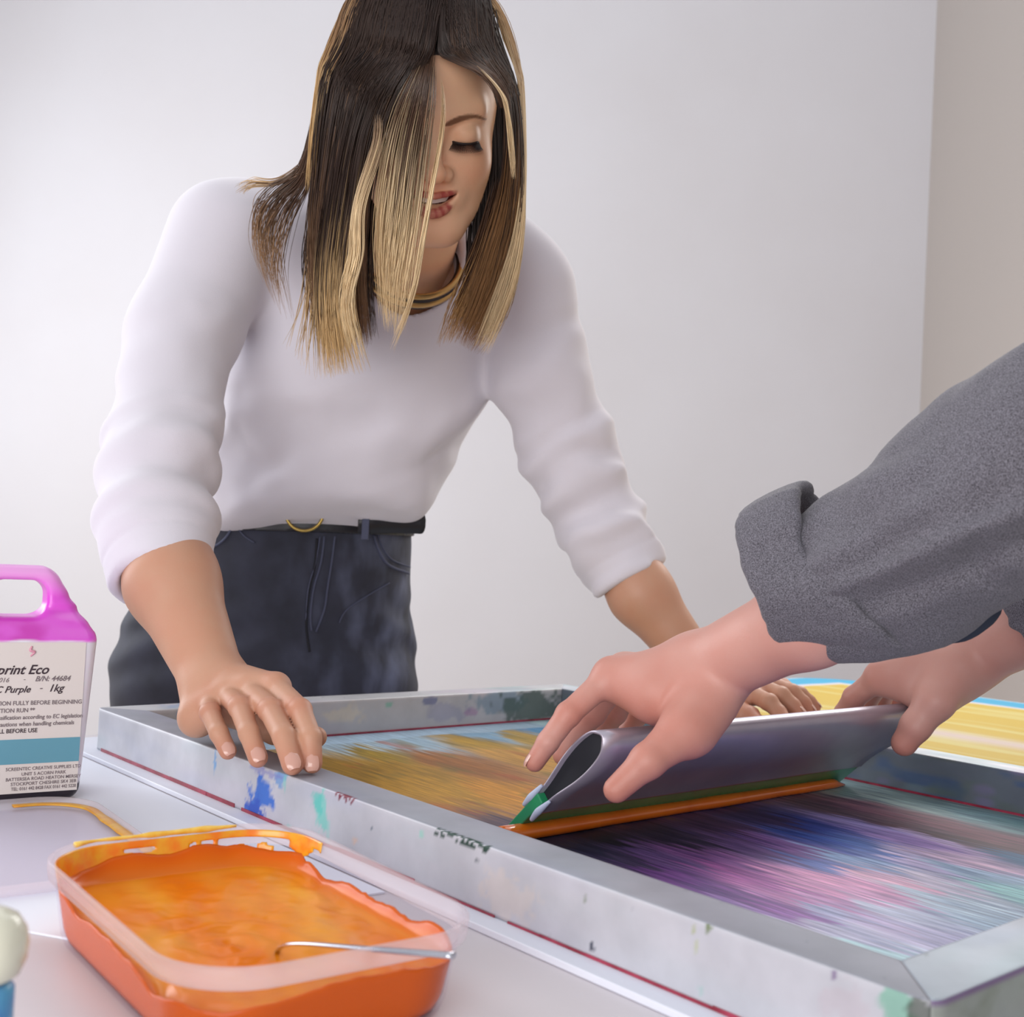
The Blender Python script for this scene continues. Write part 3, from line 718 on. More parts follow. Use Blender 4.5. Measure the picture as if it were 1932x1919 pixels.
for si, (i, j, t) in enumerate(sub):
    u_ = loc[i]*(1-t)+loc[j]*t; arc = si*.002
    for hi_ in range(Hn):
        h = .024+(TH-.0255)*hi_/(Hn-1)
        n_ = vnoise(np.array([[arc*95, h*190, 0.]]), 33)[0]; n2 = vnoise(np.array([[arc*260, h*380, 3.]]), 34)[0]
        f_ = n_*.75+n2*.25; s_rel = si/S_
        thr = .30+.22*np.clip((s_rel-.62)/.1, 0, 1)
        top_b = h > TH-.0065-.004*max(0, s_rel-.9)*5
        cell[si, hi_] = (f_ > thr and s_rel < .78) or top_b and s_rel < .97 or (abs(s_rel-.87) < .05 and h > TH-.016+abs(s_rel-.87)*.12)
vid = {}; 
def vget(si, hi_, lay):
    key = (si, hi_, lay)
    if key not in vid:
        i, j, t = sub[min(si, S_-1)]; h = .024+(TH-.0255)*hi_/(Hn-1); rl, rh = (ring_lo, ring_hi) if lay == 0 else (rb_lo, rb_hi)
        tt = (h-.0075)/(TH-.0175); pi_ = (rl[i]*(1-t)+rl[j]*t)*(1-tt)+(rh[i]*(1-t)+rh[j]*t)*tt; pi_[2] = tz+h
        vid[key] = len(Vs); Vs.append(pi_)
    return vid[key]
for si in range(S_-1):
    for hi_ in range(Hn-1):
        if not cell[si, hi_]: continue
        q0 = [vget(si, hi_, 0), vget(si+1, hi_, 0), vget(si+1, hi_+1, 0), vget(si, hi_+1, 0)]
        q1 = [vget(si, hi_, 1), vget(si+1, hi_, 1), vget(si+1, hi_+1, 1), vget(si, hi_+1, 1)]
        Fs.append(tuple(q0)); Fs.append(tuple(q1[::-1]))
        for (da, db, e) in ((0, -1, (0, 1)), (1, 0, (1, 2)), (0, 1, (2, 3)), (-1, 0, (3, 0))):
            x, y = si+da, hi_+db
            if not (0 <= x < S_-1 and 0 <= y < Hn-1 and cell[x, y]):
                Fs.append((q0[e[0]], q1[e[0]], q1[e[1]], q0[e[1]]))
o = mobj('ink_smear', np.array(Vs), Fs, m_sm, tub)
sm = o.modifiers.new('s', 'SMOOTH'); sm.factor = .6; sm.iterations = 3
m_ry = mat('yellow_dried_ink', (232, 176, 38), .35, vary=(120, (246, 214, 110), .8))
rimp = [TR(TL-(1-.972)*.209, TW_-(1-.972)*.209, .0392, tz+TH+.0004)[i] for i in idx[8:-16]]
mobj('ink_smear', *tube(rimp, [.0008+.0018*vnoise(np.array([[k*.35, 0, 0]]), 3)[0] for k in range(len(rimp))], 6), m_ry, tub)
# spoon resting on the rim
m_steel = mat('stainless_steel', (205, 208, 218), .18, 1.)
sp = empty('spoon', tuple(onz(700, 1790, TZ+.052))); tag(sp, 'steel spoon handle reaching out of the orange ink over the tub rim', 'spoon')
s0 = onz(520, 1800, tz+.019); s1 = onz(552, 1781, tz+.034); s2 = onz(700, 1791, tz+TH-.001); s3 = onz(856, 1803, tz+TH+.0045)
mobj('handle', *tube([s0, s1, s2, s3], [.0016, .0016, .0022, .0026], 12, 30, flat=((0, 0, 1), .55)), m_steel, sp)
bd = s0+np.array([-.012, -.003, -.012])
th_ = np.linspace(0, 2*np.pi, 20, endpoint=False); R = []
for k in range(7):
    a = k/6*math.pi/2; R.append(bd+np.c_[.020*np.cos(a)*np.cos(th_), .013*np.cos(a)*np.sin(th_), -.006*np.sin(a)+th_*0])
mobj('bowl', *rings(R), m_steel, sp)

# tub lid
LC = ab(.305, -.178, 0.)[:2]
def LR(l, w, r, z):
    P, _ = tub_ring(l, w, r, z, 14, SCN); a = TA-.02; e = np.array([math.cos(a), math.sin(a)]); n_ = np.array([-e[1], e[0]])
    return np.c_[LC[0]+P[:, 0]*e[0]+P[:, 1]*n_[0], LC[1]+P[:, 0]*e[1]+P[:, 1]*n_[1], np.full(len(P), z)]
LC = np.array([-.334, .815])
lid = empty('tub_lid', (LC[0], LC[1], TZ)); tag(lid, 'clear plastic lid with an orange ink smear along its rim, lying by the ink bottle', 'lid')
m_lid = m_pl.copy(); m_lid.name = 'clear_lid'
for nd in m_lid.node_tree.nodes:
    if nd.type == 'MIX_SHADER' and abs(nd.inputs[0].default_value-.30) < .01: nd.inputs[0].default_value = .35
z0 = TZ+.0020
R = [LR(.20, .14, .032, z0+.001), LR(.222, .162, .040, z0), LR(.230, .170, .042, z0+.001), LR(.231, .171, .042, z0+.007), LR(.229, .169, .042, z0+.008), LR(.227, .167, .042, z0+.007), LR(.224, .164, .041, z0+.0022), LR(.20, .14, .032, z0+.0022)]
mobj('cover', *rings(R), m_lid, lid)
rp = LR(.2195, .1595, .039, z0+.0034); q = np.c_[(rp[:, :2]-LC)@te, (rp[:, :2]-LC)@tn]
ii = [i for i in range(len(rp)) if (q[i, 1] > .045 and -.10 < q[i, 0] < .06) or (q[i, 0] < -.05 and q[i, 1] > .03)]
ii.sort(key=lambda i: math.atan2(q[i, 1], q[i, 0]))
mobj('ink_smear', *tube([rp[i] for i in ii], [.0040+.0016*vnoise(np.array([[k*.2, 0, 0]]), 8)[0] for k in range(len(ii))], 8, flat=((0, 0, 1), .22)), mat('orange_dried_ink', (222, 150, 36), .35, vary=(80, (232, 186, 70), .7)), lid)

# ------------------------------------------------------------------ ink bottle
JC = W(165, 1300, .966); JC[2] = TZ+.0015
jt = np.array([math.cos(.575), math.sin(.575)]); jn = np.array([jt[1], -jt[0]])      # along the face, out of the face
JW, JD, JH = .142, .085, .127
def jl(x, y, z):                # x along face from its centre, y out of the face (0 = face), z above table
    x, y, z = np.broadcast_arrays(np.asarray(x, float), y, z); c = JC[:2]-jt*(JW/2-.002)
    return np.stack([c[0]+x*jt[0]+y*jn[0], c[1]+x*jt[1]+y*jn[1], JC[2]+z], -1)
def jsdf(p):
    q = p-np.array([0, -JD/2, 0]); x, y, z = q[..., 0], q[..., 1], q[..., 2]
    hw = JW/2-.002+.055*np.clip(z, 0, .135)-np.clip((z-.135)*.60, 0, .032); hd = JD/2-np.clip((z-.130)*1.25, 0, JD/2-.013)
    r = .010; dx = np.abs(x)-hw+r; dy = np.abs(y)-hd+r; dz = np.abs(z-.0945)-.0945+r
    d = np.minimum(np.maximum(np.maximum(dx, dy), dz), 0)+np.sqrt(np.maximum(dx, 0)**2+np.maximum(dy, 0)**2+np.maximum(dz, 0)**2)-r
    hx = np.abs(x-.017)-.0225+.012; hz = np.abs(z-.162)-.0148+.012
    hole = np.minimum(np.maximum(hx, hz), 0)+np.sqrt(np.maximum(hx, 0)**2+np.maximum(hz, 0)**2)-.012
    d = -smin(-d, hole, .006)
    d = d+.0010*np.sin(z*500+x*30)*np.exp(-((z-.155)/.014)**2)*np.clip((x-.04)/.01, 0, 1)
    return d*.85
Vj, Qj = surf([(0, [FN(jsdf)])], (-JW/2-.01, -JD-.01, -.01), (JW/2+.01, .01, .20), .0018, disp=None)
xj, yj, zj = Vj[:, 0].copy(), Vj[:, 1].copy(), Vj[:, 2].copy()
nzz = fbm(Vj*60, 5); edge = np.clip((zj-.129-(nzz-.5)*.004)/.002, 0, 1)
C = np.zeros((len(Vj), 3)); C[:] = lin((225, 222, 232))[:3]
pk = np.array(lin((222, 88, 214))[:3]); pd = np.array(lin((205, 50, 185))[:3]); pl_ = np.array(lin((238, 168, 232))[:3])
dn = np.clip((fbm(Vj*45, 8)-.42)*4, 0, 1)*np.clip((.158-zj)/.02, 0, 1); PK = pk*(1-dn[:, None])+pd*dn[:, None]
tp = np.clip((zj-.163)/.02, 0, 1)[:, None]; PK = PK*(1-tp)+pl_*tp
C = C*(1-edge[:, None])+PK*edge[:, None]
dk = np.clip((.0145-zj)/.001, 0, 1)[:, None]; C = C*(1-dk)+np.array(lin((34, 22, 34))[:3])*dk
m_jug = colmat('bottle_plastic', .28, bump=(50, .08, .001, 2), Subsurface_Weight=.35); m_jug.node_tree.nodes['Principled BSDF'].inputs['Subsurface Radius'].default_value = (.01, .006, .01)
jug = empty('ink_bottle', tuple(jl(0, -.04, 0))); tag(jug, 'square plastic ink bottle with a see-through pink handle top and white label', 'bottle')
mobj('body', jl(xj, yj, zj), Qj, m_jug, jug, cols=C)
# label
x0, x1, zb, zt = -JW/2+.001, JW/2-.0055, .0085, .1285
def lab(xa, xb, za, zb_, y=.0008):
    n = 12; xs = np.linspace(xa, xb, n); R = []
    R = [np.array([jl(x, y, za) for x in xs]), np.array([jl(x, y, zb_) for x in xs])]
    return rings(R, (False, False), closed=False)
def slabel(xa, xb, za, zb_, y0, y1):
    return join([rings([np.array([jl(x, y, z) for x, z in ((xa, za), (xb, za), (xb, zb_), (xa, zb_))]) for y in (y0, y1)])])
m_lab = mat('label_paper', (216, 208, 204), .55)
lb = mobj('label', *slabel(x0, x1, zb, zt, -.0012, .0008), m_lab, jug, smooth=False)
m_teal = mat('label_teal', (96, 152, 172), .5)
m_txt = mat('label_text', (58, 44, 52), .6); m_txt2 = mat('label_text_faded', (120, 108, 112), .6)
RJ = Matrix(((jt[0], 0, jn[0]), (jt[1], 0, jn[1]), (0, 1, 0)))
def text(s, x, z, size, m, align='LEFT', shear=.0, bold=0., parent=None, sx=1., name='label_text'):
    cu = bpy.data.curves.new(name, 'FONT'); cu.body = s; cu.size = size; cu.shear = shear; cu.offset = bold; cu.align_x = align; cu.extrude = .00008
    cu.space_character = 1.0; cu.resolution_u = 3
    o = bpy.data.objects.new(name, cu); COL.objects.link(o); bpy.context.view_layer.update()
    me = bpy.data.meshes.new_from_object(o.evaluated_get(bpy.context.evaluated_depsgraph_get())); bpy.data.objects.remove(o); me.materials.clear(); me.materials.append(m)
    o = bpy.data.objects.new(name, me); COL.objects.link(o)
    p = jl(x, .00105, z); Mx = RJ.to_4x4() @ Matrix.Diagonal((sx, 1, 1, 1)); Mx.translation = Vector(p); o.matrix_world = Mx
    o.parent = parent or lb; o.matrix_parent_inverse = parent_world(o.parent).inverted(); return o
def jhit(px, py):
    r = ray(px, py); n3 = np.array([jn[0], jn[1], 0]); o = jl(0, 0, 0); t = ((o-np.array([0, 0, HC]))@n3)/(r@n3); q = np.array([0, 0, HC])+r*t-o
    return q[0]*jt[0]+q[1]*jt[1], q[2]
def ptext(s, xr, y, *a, **k):
    x, z = jhit(xr, y); text(s, x, z, *a, **k)
mobj('label_band', *slabel(x0, x1, jhit(80, 1439)[1], jhit(80, 1393)[1], .0008, .0011), m_teal, lb, smooth=False)
ptext('Seraprint Eco', 90, 1271, .0104, m_txt, 'RIGHT', .35, .00018)
ptext('Code: 8016', 16, 1287, .0052, m_txt2, 'RIGHT', .3); ptext('-', 47, 1285, .0052, m_txt2, 'RIGHT', .3)
ptext('B/N: 44684', 131, 1284, .0058, m_txt2, 'RIGHT', .3, .0001)
ptext('SPC Purple', 56, 1306, .0074, m_txt, 'RIGHT', .35, .0001); ptext('-', 79, 1303, .008, m_txt2, 'RIGHT', .3)
ptext('1kg', 118, 1304, .0082, m_txt, 'RIGHT', .35, .0001)
for s, xr, y, sz_, m in [('** READ THIS INFORMATION FULLY BEFORE BEGINNING', 154, 1327, .0047, m_txt2), ('ANY PRODUCTION RUN **', 65, 1343, .0047, m_txt2), ('Not classified; classification according to EC legislation', 155, 1353, .0046, m_txt2),
        ('Take normal precautions when handling chemicals', 139, 1366, .0046, m_txt2), ('STIR WELL BEFORE USE', 70, 1381, .0047, m_txt)]:
    ptext(s, xr, y, sz_, m, 'RIGHT', 0 if s.isupper() else .1, .00006, sx=.93)
for s, y, wd_ in [('SCREENTEC CREATIVE SUPPLIES LTD', 1451, 1), ('UNIT 5 ACORN PARK', 1461, 1), ('BATTERSEA ROAD HEATON MERSEY', 1470, 1), ('STOCKPORT CHESHIRE SK4 3EB', 1479, 1), ('TEL: 0161 442 8428 FAX 0161 442 5228', 1488, .85)]:
    ptext(s, 82, y, .0037, m_txt2, 'CENTER', 0, .00002, sx=wd_*.95)
mkp = [jl(x_, .0012, z_) for x_, z_ in (jhit(60, 1219), jhit(57, 1227), jhit(65, 1230), jhit(57, 1238))]
mobj('ink_smear', *tube(mkp, [.0006, .0012, .0010, .0005], 6, 16), mat('pink_smear', (214, 150, 170), .5), lb)

# ------------------------------------------------------------------ blurred pot at the left edge
pc = W(-20, 1800, .42); PR = .0125
pot = empty('paint_pot', (pc[0], pc[1], TZ)); tag(pot, 'out-of-focus cream round-topped pot with a blue foot at the left edge', 'pot')
zt_ = W(-12, 1712, .42)[2]
def lathe(c, prof_, n=32):
    th_ = np.linspace(0, 2*np.pi, n, endpoint=False); return rings([np.c_[c[0]+r*np.cos(th_), c[1]+r*np.sin(th_), np.full(n, z)] for r, z in prof_])
zm_ = W(-12, 1852, .42)[2]
mobj('foot', *lathe(pc, [(PR*.7, TZ+.0005), (PR*.78, TZ+.004), (PR*.74, zm_-.002), (PR*.6, zm_)]), mat('blue_foot', (70, 110, 180), .35, vary=(90, (90, 170, 200), .8)), pot)
k = zt_-zm_
mobj('body', *lathe(pc, [(PR*.55, zm_), (PR*.85, zm_+.1*k), (PR*1.02, zm_+.3*k), (PR*1.06, zm_+.5*k), (PR*.98, zm_+.7*k), (PR*.74, zm_+.88*k), (PR*.4, zm_+.97*k), (PR*.05, zt_)]), mat('cream_glaze', (214, 214, 196), .15), pot)
# ------------------------------------------------------------------ people
def skinmat(name):
    m, N, L, b = nodemat(name); at = N.new('ShaderNodeAttribute'); at.attribute_name = 'Col'
    nz = N.new('ShaderNodeTexNoise'); nz.inputs['Scale'].default_value = 38; nz.inputs['Detail'].default_value = 4
    tc = N.new('ShaderNodeTexCoord'); L.new(tc.outputs['Object'], nz.inputs['Vector'])
    mr = N.new('ShaderNodeMapRange'); mr.inputs[1].default_value = .35; mr.inputs[2].default_value = .65; mr.inputs[4].default_value = .30
    L.new(nz.outputs['Fac'], mr.inputs[0]); mx = N.new('ShaderNodeMix'); mx.data_type = 'RGBA'; mx.blend_type = 'MULTIPLY'
    L.new(mr.outputs[0], mx.inputs[0]); L.new(at.outputs['Color'], mx.inputs[6]); mx.inputs[7].default_value = (1, .80, .76, 1)
    L.new(mx.outputs[2], b.inputs['Base Color'])
    setp(b, Roughness=.46, Subsurface_Weight=.12, Subsurface_Scale=.5, Specular_IOR_Level=.4); b.inputs['Subsurface Radius'].default_value = (.012, .005, .003)
    n2 = N.new('ShaderNodeTexNoise'); n2.inputs['Scale'].default_value = 420; n2.inputs['Detail'].default_value = 3; L.new(tc.outputs['Object'], n2.inputs['Vector'])
    bp = N.new('ShaderNodeBump'); bp.inputs['Strength'].default_value = .18; bp.inputs['Distance'].default_value = .0006; L.new(n2.outputs['Fac'], bp.inputs['Height']); L.new(bp.outputs[0], b.inputs['Normal'])
    return m
m_skin = skinmat('skin')
SK = np.array(lin((194, 148, 122))[:3]); SKR = np.array(lin((184, 104, 82))[:3])
def nrm(v): v = np.asarray(v, float); return v/(np.linalg.norm(v)+1e-12)
def hand(wr, wr_r, mcp, fing, frad, thumb, trad, palm_extra=(), n_palm=None, k=.009):
    """groups of round cones: palm, four fingers, thumb.  mcp: 4 points (index..pinky); fing: per finger the joints after the mcp"""
    g = []; pal = []
    for i, m in enumerate(mcp):
        r0 = wr_r*.80; w = wr+(m-wr)*.10+(mcp[0]-mcp[3])*(.12-.08*i)
        pal.append(RC(w, m, r0, frad[i][0]*1.16, .014))
    for i in range(3): pal.append(RC(mcp[i], mcp[i+1], frad[i][0]*1.02, frad[i+1][0]*1.02, .008))
    for a, b, r1, r2 in palm_extra: pal.append(RC(a, b, r1, r2, .016))
    g.append((.012, pal))
    for i, f in enumerate(fing):
        pts = [mcp[i]]+list(f); rs = frad[i]; ch = chain(pts, rs, .0025)
        ch.append(EL(pts[1], rs[1]*1.0, .003))
        g.append((.0035 if i else .006, ch))
    ch = chain(thumb, trad, .006); ch += [EL(thumb[-2], trad[-2]*1.05, .003)]
    g.append((.010, ch))
    return g
m_nail = mat('fingernail', (206, 158, 142), .22, Coat_Weight=.4)
def nail(par, tip, prev, r, nor, lab=None):
    """a small curved plate on the back of a fingertip"""
    d = nrm(tip-prev); n = nrm(nor-(nor@d)*d); s = np.cross(d, n); R = []
    for t in np.linspace(-1, 1, 9):
        row = []
        for u in np.linspace(-1, 1, 9):
            w = r*.68*math.sqrt(max(0, 1-abs(t)**3*.6)); a = u*.85
            row.append(tip+d*(t*r*.78+r*.12)+s*(math.sin(a)*w/math.sin(.85))+n*(r*(.99-.22*max(0, t)**2)*math.cos(a*.75)+.0002))
        R.append(np.array(row))
    mobj('fingernail', *rings(R, (False, False), closed=False), m_nail, par)

# ---------- head, modelled in its own axes: x to its left, y out of the face, z up
def head_groups():
    g = []
    sk = [EL((0, -.018, .036), (.0735, .094, .090), .02), EL((0, .016, -.030), (.060, .060, .078), .035), EL((0, .048, -.060), (.036, .030, .038), .03),
          RC((-.052, -.005, -.040), (-.018, .061, -.090), .020, .014, .03), RC((.052, -.005, -.040), (.018, .061, -.090), .020, .014, .03),
          RC((-.011, .070, -.092), (.011, .070, -.092), .0145, .0145, .02),
          EL((-.034, .054, -.029), (.022, .021, .021), .026), EL((.034, .054, -.029), (.022, .021, .021), .026),
          RC((-.044, .058, .022), (-.012, .072, .017), .008, .009, .014), RC((.044, .058, .022), (.012, .072, .017), .008, .009, .014),
          EL((-.030, .088, .001), (.0165, .0160, .0115), .012, -1), EL((.030, .088, .001), (.0165, .0160, .0115), .012, -1),
          RC((0, .072, .010), (0, .099, -.029), .0070, .0086, .010), EL((0, .0995, -.031), (.0098, .0095, .0083), .008),
          EL((-.0128, .088, -.034), (.0070, .0095, .0070), .006), EL((.0128, .088, -.034), (.0070, .0095, .0070), .006),
          EL((0, .075, -.057), (.030, .014, .018), .012),
          EL((-.0065, .0935, -.0405), (.0036, .005, .0026), .002, -1), EL((.0065, .0935, -.0405), (.0036, .005, .0026), .002, -1)]
    g.append((0, sk))
    for s in (-1, 1):
        g.append((.004, [EL((s*.031, .0655, .000), (.0145, .0128, .0122), .002)]))
        g.append((.006, [EL((s*.0745, -.010, -.010), (.008, .018, .030), .004)]))
    # mouth: opening, then the lips
    g.append((0, [FN(lambda p: p[..., 0]*0+9.)]))
    return g
UL = smoothpath([(-.0320, .0735, -.0465), (-.020, .0855, -.0515), (-.006, .0925, -.0530), (0, .0920, -.0540), (.006, .0925, -.0530), (.020, .0855, -.0515), (.0320, .0735, -.0465)], 13)
LL = smoothpath([(-.0320, .0735, -.0475), (-.021, .0820, -.0610), (-.007, .0892, -.0708), (.007, .0892, -.0708), (.021, .0820, -.0610), (.0320, .0725, -.0470)], 13)
OPN = smoothpath([(-.0235, .083, -.0525), (-.014, .092, -.0585), (0, .097, -.0622), (.014, .092, -.0585), (.0235, .083, -.0525)], 9)
def head_mesh(h=.0016, neck=None):
    g = head_groups()[:-1]
    op = FN(lambda q: np.min(np.stack([RC(OPN[i], OPN[i+1], r1, r2, flat=((0, 1, 0), 2.6))(q) for i, (r1, r2) in enumerate(zip((.0016, .0036, .0052, .0062, .0066, .0062, .0052, .0036), (.0036, .0052, .0062, .0066, .0062, .0052, .0036, .0016)))]), 0), .002, -1)
    g.append((0, [op])) if False else g[0][1].append(op)
    rU = [.0010, .0018, .0024, .0028, .0030, .0030, .0029, .0030, .0030, .0028, .0024, .0018, .0010]
    rL = [.0010, .0017, .0026, .0034, .0046, .0047, .0048, .0047, .0046, .0034, .0026, .0017, .0010]
    g.append((.0025, chain(UL, rU, .0015))); g.append((.0025, chain(LL, rL, .0015)))
    if neck is not None: g.append((.03, [RC(neck[0], neck[1], .052, .055, .02)]))
    lo = np.array([-.10, -.125, -.16]); hi = np.array([.10, .125, .14])
    if neck is not None: lo = np.minimum(lo, np.min(neck, 0)-.07); hi = np.maximum(hi, np.max(neck, 0)+.07)
    V, Q = surf(g, lo, hi, h)
    # colours
    C = np.tile(np.array(lin((255, 204, 166))[:3]), (len(V), 1))  # head lighter than the arms, colour making up for the hair's shade
    def dmin(P, path, r): return np.min(np.stack([RC(path[i], path[i+1], r[i], r[i+1])(P) for i in range(len(path)-1)]), 0)
    near = (np.abs(V[:, 0]) < .04) & (V[:, 2] < -.036) & (V[:, 2] > -.09) & (V[:, 1] > .05); P = V[near]
    lipc = np.array(lin((184, 88, 80))[:3]); m = np.zeros(len(V)); 
    m[near] = np.clip((.0007-np.minimum(dmin(P, UL, rU), dmin(P, LL, rL)))/.0006, 0, 1); C = C*(1-m[:, None])+lipc*m[:, None]
    inm = (op(V) < .0008) & (V[:, 1] < .0815); C[inm & (m < .5)] = lin((96, 30, 30))[:3]
    SKR2 = np.array(lin((240, 140, 100))[:3]); ck = np.exp(-(((np.abs(V[:, 0])-.040)/.018)**2+((V[:, 2]+.030)/.02)**2+((V[:, 1]-.055)/.03)**2))*.45
    ns = np.exp(-((V-np.array([0, .10, -.033]))**2).sum(1)/.014**2)*.35
    w = np.clip(ck+ns, 0, 1)[:, None]*(1-m[:, None]); C = C*(1-w)+SKR2*w
    # eyeliner and brow colour
    for s in (-1, 1):
        br = smoothpath([(s*.012, .082, .0120), (s*.028, .081, .0175), (s*.042, .070, .0180), (s*.054, .056, .0125)], 9)
        nb = (V[:, 2] > .005) & (V[:, 2] < .035) & (V[:, 1] > .03); P = V[nb]
        rr = np.array([.0024, .0036, .0038, .0034, .0030, .0026, .0022, .0016, .001])
        # measured in front view
        dd = np.min(np.stack([np.hypot(P[:, 0]-q[0], P[:, 2]-q[2])-r for q, r in zip(smoothpath(br, 40), np.interp(np.linspace(0, 1, 40), np.linspace(0, 1, 9), rr))]), 0)
        mm_ = np.clip(-dd/.0012, 0, 1)*.85; C[nb] = C[nb]*(1-mm_[:, None])+np.array(lin((112, 70, 46))[:3])*mm_[:, None]
    return V, Q, C
class Pose:
    def __init__(s, eye, yaw, pitch, roll, scale=1.0):
        f = np.array([math.sin(yaw)*math.cos(pitch), -math.cos(yaw)*math.cos(pitch), -math.sin(pitch)])
        x = nrm([math.cos(yaw), math.sin(yaw), 0]); z = np.cross(x, f)
        if z[2] < 0: z = -z
        c, sn = math.cos(roll), math.sin(roll); x2 = x*c+z*sn; z2 = -x*sn+z*c
        s.B = np.stack([x2, f, z2])*scale; s.o = np.asarray(eye)-np.array([0, .082, 0])@s.B; s.Bi = np.linalg.inv(s.B)
    def __call__(s, p): return np.asarray(p)@s.B+s.o
    def inv(s, p): return (np.asarray(p)-s.o)@s.Bi

# =================================================================== the woman
wm = empty('person', (W(500, 1330, 1.6)[0], W(500, 1330, 1.6)[1], 0))
tag(wm, 'young woman in a white sweater and dark jeans leaning over the table', 'person')
HP = Pose(W(818, 259, 1.128), math.radians(11), math.radians(31), math.radians(5), 1.0)
neckB = W(742, 575, 1.40)
Vh, Qh, Ch = head_mesh(.0016, [(0, -.028, -.07), HP.inv(neckB)])
Vh = HP(Vh)
# right hand (left in the photo) on the front rail
def tipz(px, py, r): return onz(px, py, FT+r)
wr = W(408, 1296, 1.03)
rT = [tipz(589, 1440, .0085), tipz(552, 1442, .0088), tipz(487, 1430, .0083), tipz(430, 1417, .0078)]
mc = [W(520, 1297, .985), W(468, 1300, .995), W(428, 1309, 1.0), W(398, 1326, 1.0)]
fg = [[W(566, 1340, .935), W(586, 1392, .908), rT[0]], [W(510, 1340, .940), W(536, 1390, .905), rT[1]], [W(452, 1334, .955), W(470, 1383, .926), rT[2]], [W(396, 1345, .968), W(413, 1383, .944), rT[3]]]
fr_ = [(.0100, .0090, .0085, .0079), (.0102, .0093, .0089, .0084), (.0096, .0087, .0082, .0077), (.0088, .0080, .0075, .0070)]
thm = [W(440, 1335, 1.035), W(520, 1375, 1.0), W(575, 1388, .965), W(597, 1391, .945)]
RH_ = hand(wr, .024, mc, fg, fr_, thm, (.016, .0125, .0105, .0085), [(wr, W(372, 1356, 1.005), .021, .0130), (W(372, 1354, 1.005), W(400, 1344, .998), .0125, .010), (wr, W(470, 1345, 1.01), .02, .014)])
elR = W(296, 925, 1.175)
RH_.insert(0, (.02, [RC(elR, W(325, 1100, 1.098), .036, .0405, .02), RC(W(325, 1100, 1.098), wr, .0405, .0262, .02, flat=None)]))
lo, hi = bounds([elR, wr]+mc+rT+thm+[W(362, 1362, 1.0)], .06)
Va, Qa = surf(RH_, lo, hi, .0017)
# left hand on the back rail
wl = W(1338, 1288, 1.375)
mcl = [W(1418, 1310, 1.335), W(1437, 1297, 1.35), W(1458, 1292, 1.372), W(1476, 1297, 1.40)]
fgl = [[W(1452, 1325, 1.30), W(1470, 1345, 1.29), onz(1482, 1362, FT+.008)], [W(1474, 1312, 1.318), W(1496, 1332, 1.312), W(1508, 1347, 1.305)], [W(1495, 1306, 1.343), W(1516, 1326, 1.338), W(1527, 1341, 1.334)], [W(1510, 1309, 1.375), W(1527, 1323, 1.375), W(1538, 1334, 1.375)]]
frl = [(.0100, .0092, .0085, .0078), (.0104, .0096, .0088, .0080), (.0098, .0090, .0082, .0075), (.0088, .0080, .0074, .0068)]
tl_ = [W(1350, 1310, 1.36), W(1385, 1335, 1.325), W(1412, 1352, 1.30), W(1430, 1362, 1.285)]
LH_ = hand(wl, .023, mcl, fgl, frl, tl_, (.016, .0125, .0105, .0085))
elL = W(1112, 940, 1.42)
LH_.insert(0, (.02, [RC(elL, W(1210, 1120, 1.395), .035, .0365, .02), RC(W(1210, 1120, 1.395), wl, .0365, .0245, .02)]))
lo, hi = bounds([elL, wl]+mcl+[f[-1] for f in fgl]+tl_, .06)
Vb, Qb = surf(LH_, lo, hi, .0019)
# trunk, upper arms, legs under the clothes
shR, shL = W(430, 455, 1.34), W(1000, 560, 1.385)
hipR, hipL = W(375, 1200, 1.60), W(620, 1205, 1.61)
knR = np.array([W(350, 1330, 1.58)[0]+.0, 1.63, .50]); knL = np.array([W(650, 1330, 1.6)[0]+.01, 1.66, .50])
anR = np.array([knR[0]-.01, 1.78, .09]); anL = np.array([knL[0]+.02, 1.80, .09])
TRK = [(.03, [RC(W(700, 640, 1.47), W(575, 930, 1.56), .095, .075, .05, flat=([.15, -1, .1], .72)), RC(W(575, 930, 1.56), W(500, 1170, 1.61), .075, .095, .06, flat=([.15, -1, .1], .75)), RC(shR, shL, .036, .036, .05), RC(neckB, W(740, 620, 1.44), .048, .07, .04)]),
       (.02, [RC(shR, W(350, 620, 1.285), .038, .036, .02), RC(W(350, 620, 1.285), elR, .036, .035, .02)]), (.02, [RC(shL, W(1015, 700, 1.40), .036, .035, .02), RC(W(1015, 700, 1.40), elL, .035, .034, .02)]),
       (.03, [RC(hipR, knR, .085, .05, .02), RC(knR, anR, .05, .032, .02), RC(anR, anR+[0, -.14, -.045], .03, .028, .02)]), (.03, [RC(hipL, knL, .085, .05, .02), RC(knL, anL, .05, .032, .02), RC(anL, anL+[0, -.14, -.045], .03, .028, .02)])]
lo, hi = bounds([shR, shL, elR, elL, hipR, hipL, anR+[0, 0, -.06], anL, neckB, anR+[0, -.16, 0]], .14)
Vt, Qt = surf(TRK, lo, hi, .007)
Vw, Qw = joinq([(Vh, Qh), (Va, Qa), (Vb, Qb), (Vt, Qt)])
Cw = np.tile(SK, (len(Vw), 1)); Cw[:len(Vh)] = Ch
def redden(V, C, pts, r, amt):
    for p in pts:
        w = (np.exp(-((V-p)**2).sum(1)/r**2)*amt)[:, None]; C[:] = C*(1-w)+SKR*w
redden(Vw[len(Vh):len(Vh)+len(Va)], Cw[len(Vh):len(Vh)+len(Va)], [f[0] for f in fg]+[f[2] for f in fg]+mc, .011, .5)
sl = slice(len(Vh)+len(Va), len(Vh)+len(Va)+len(Vb)); redden(Vw[sl], Cw[sl], mcl+[f[2] for f in fgl]+tl_, .016, .5)
mobj('body', Vw, Qw, m_skin, wm, cols=Cw)
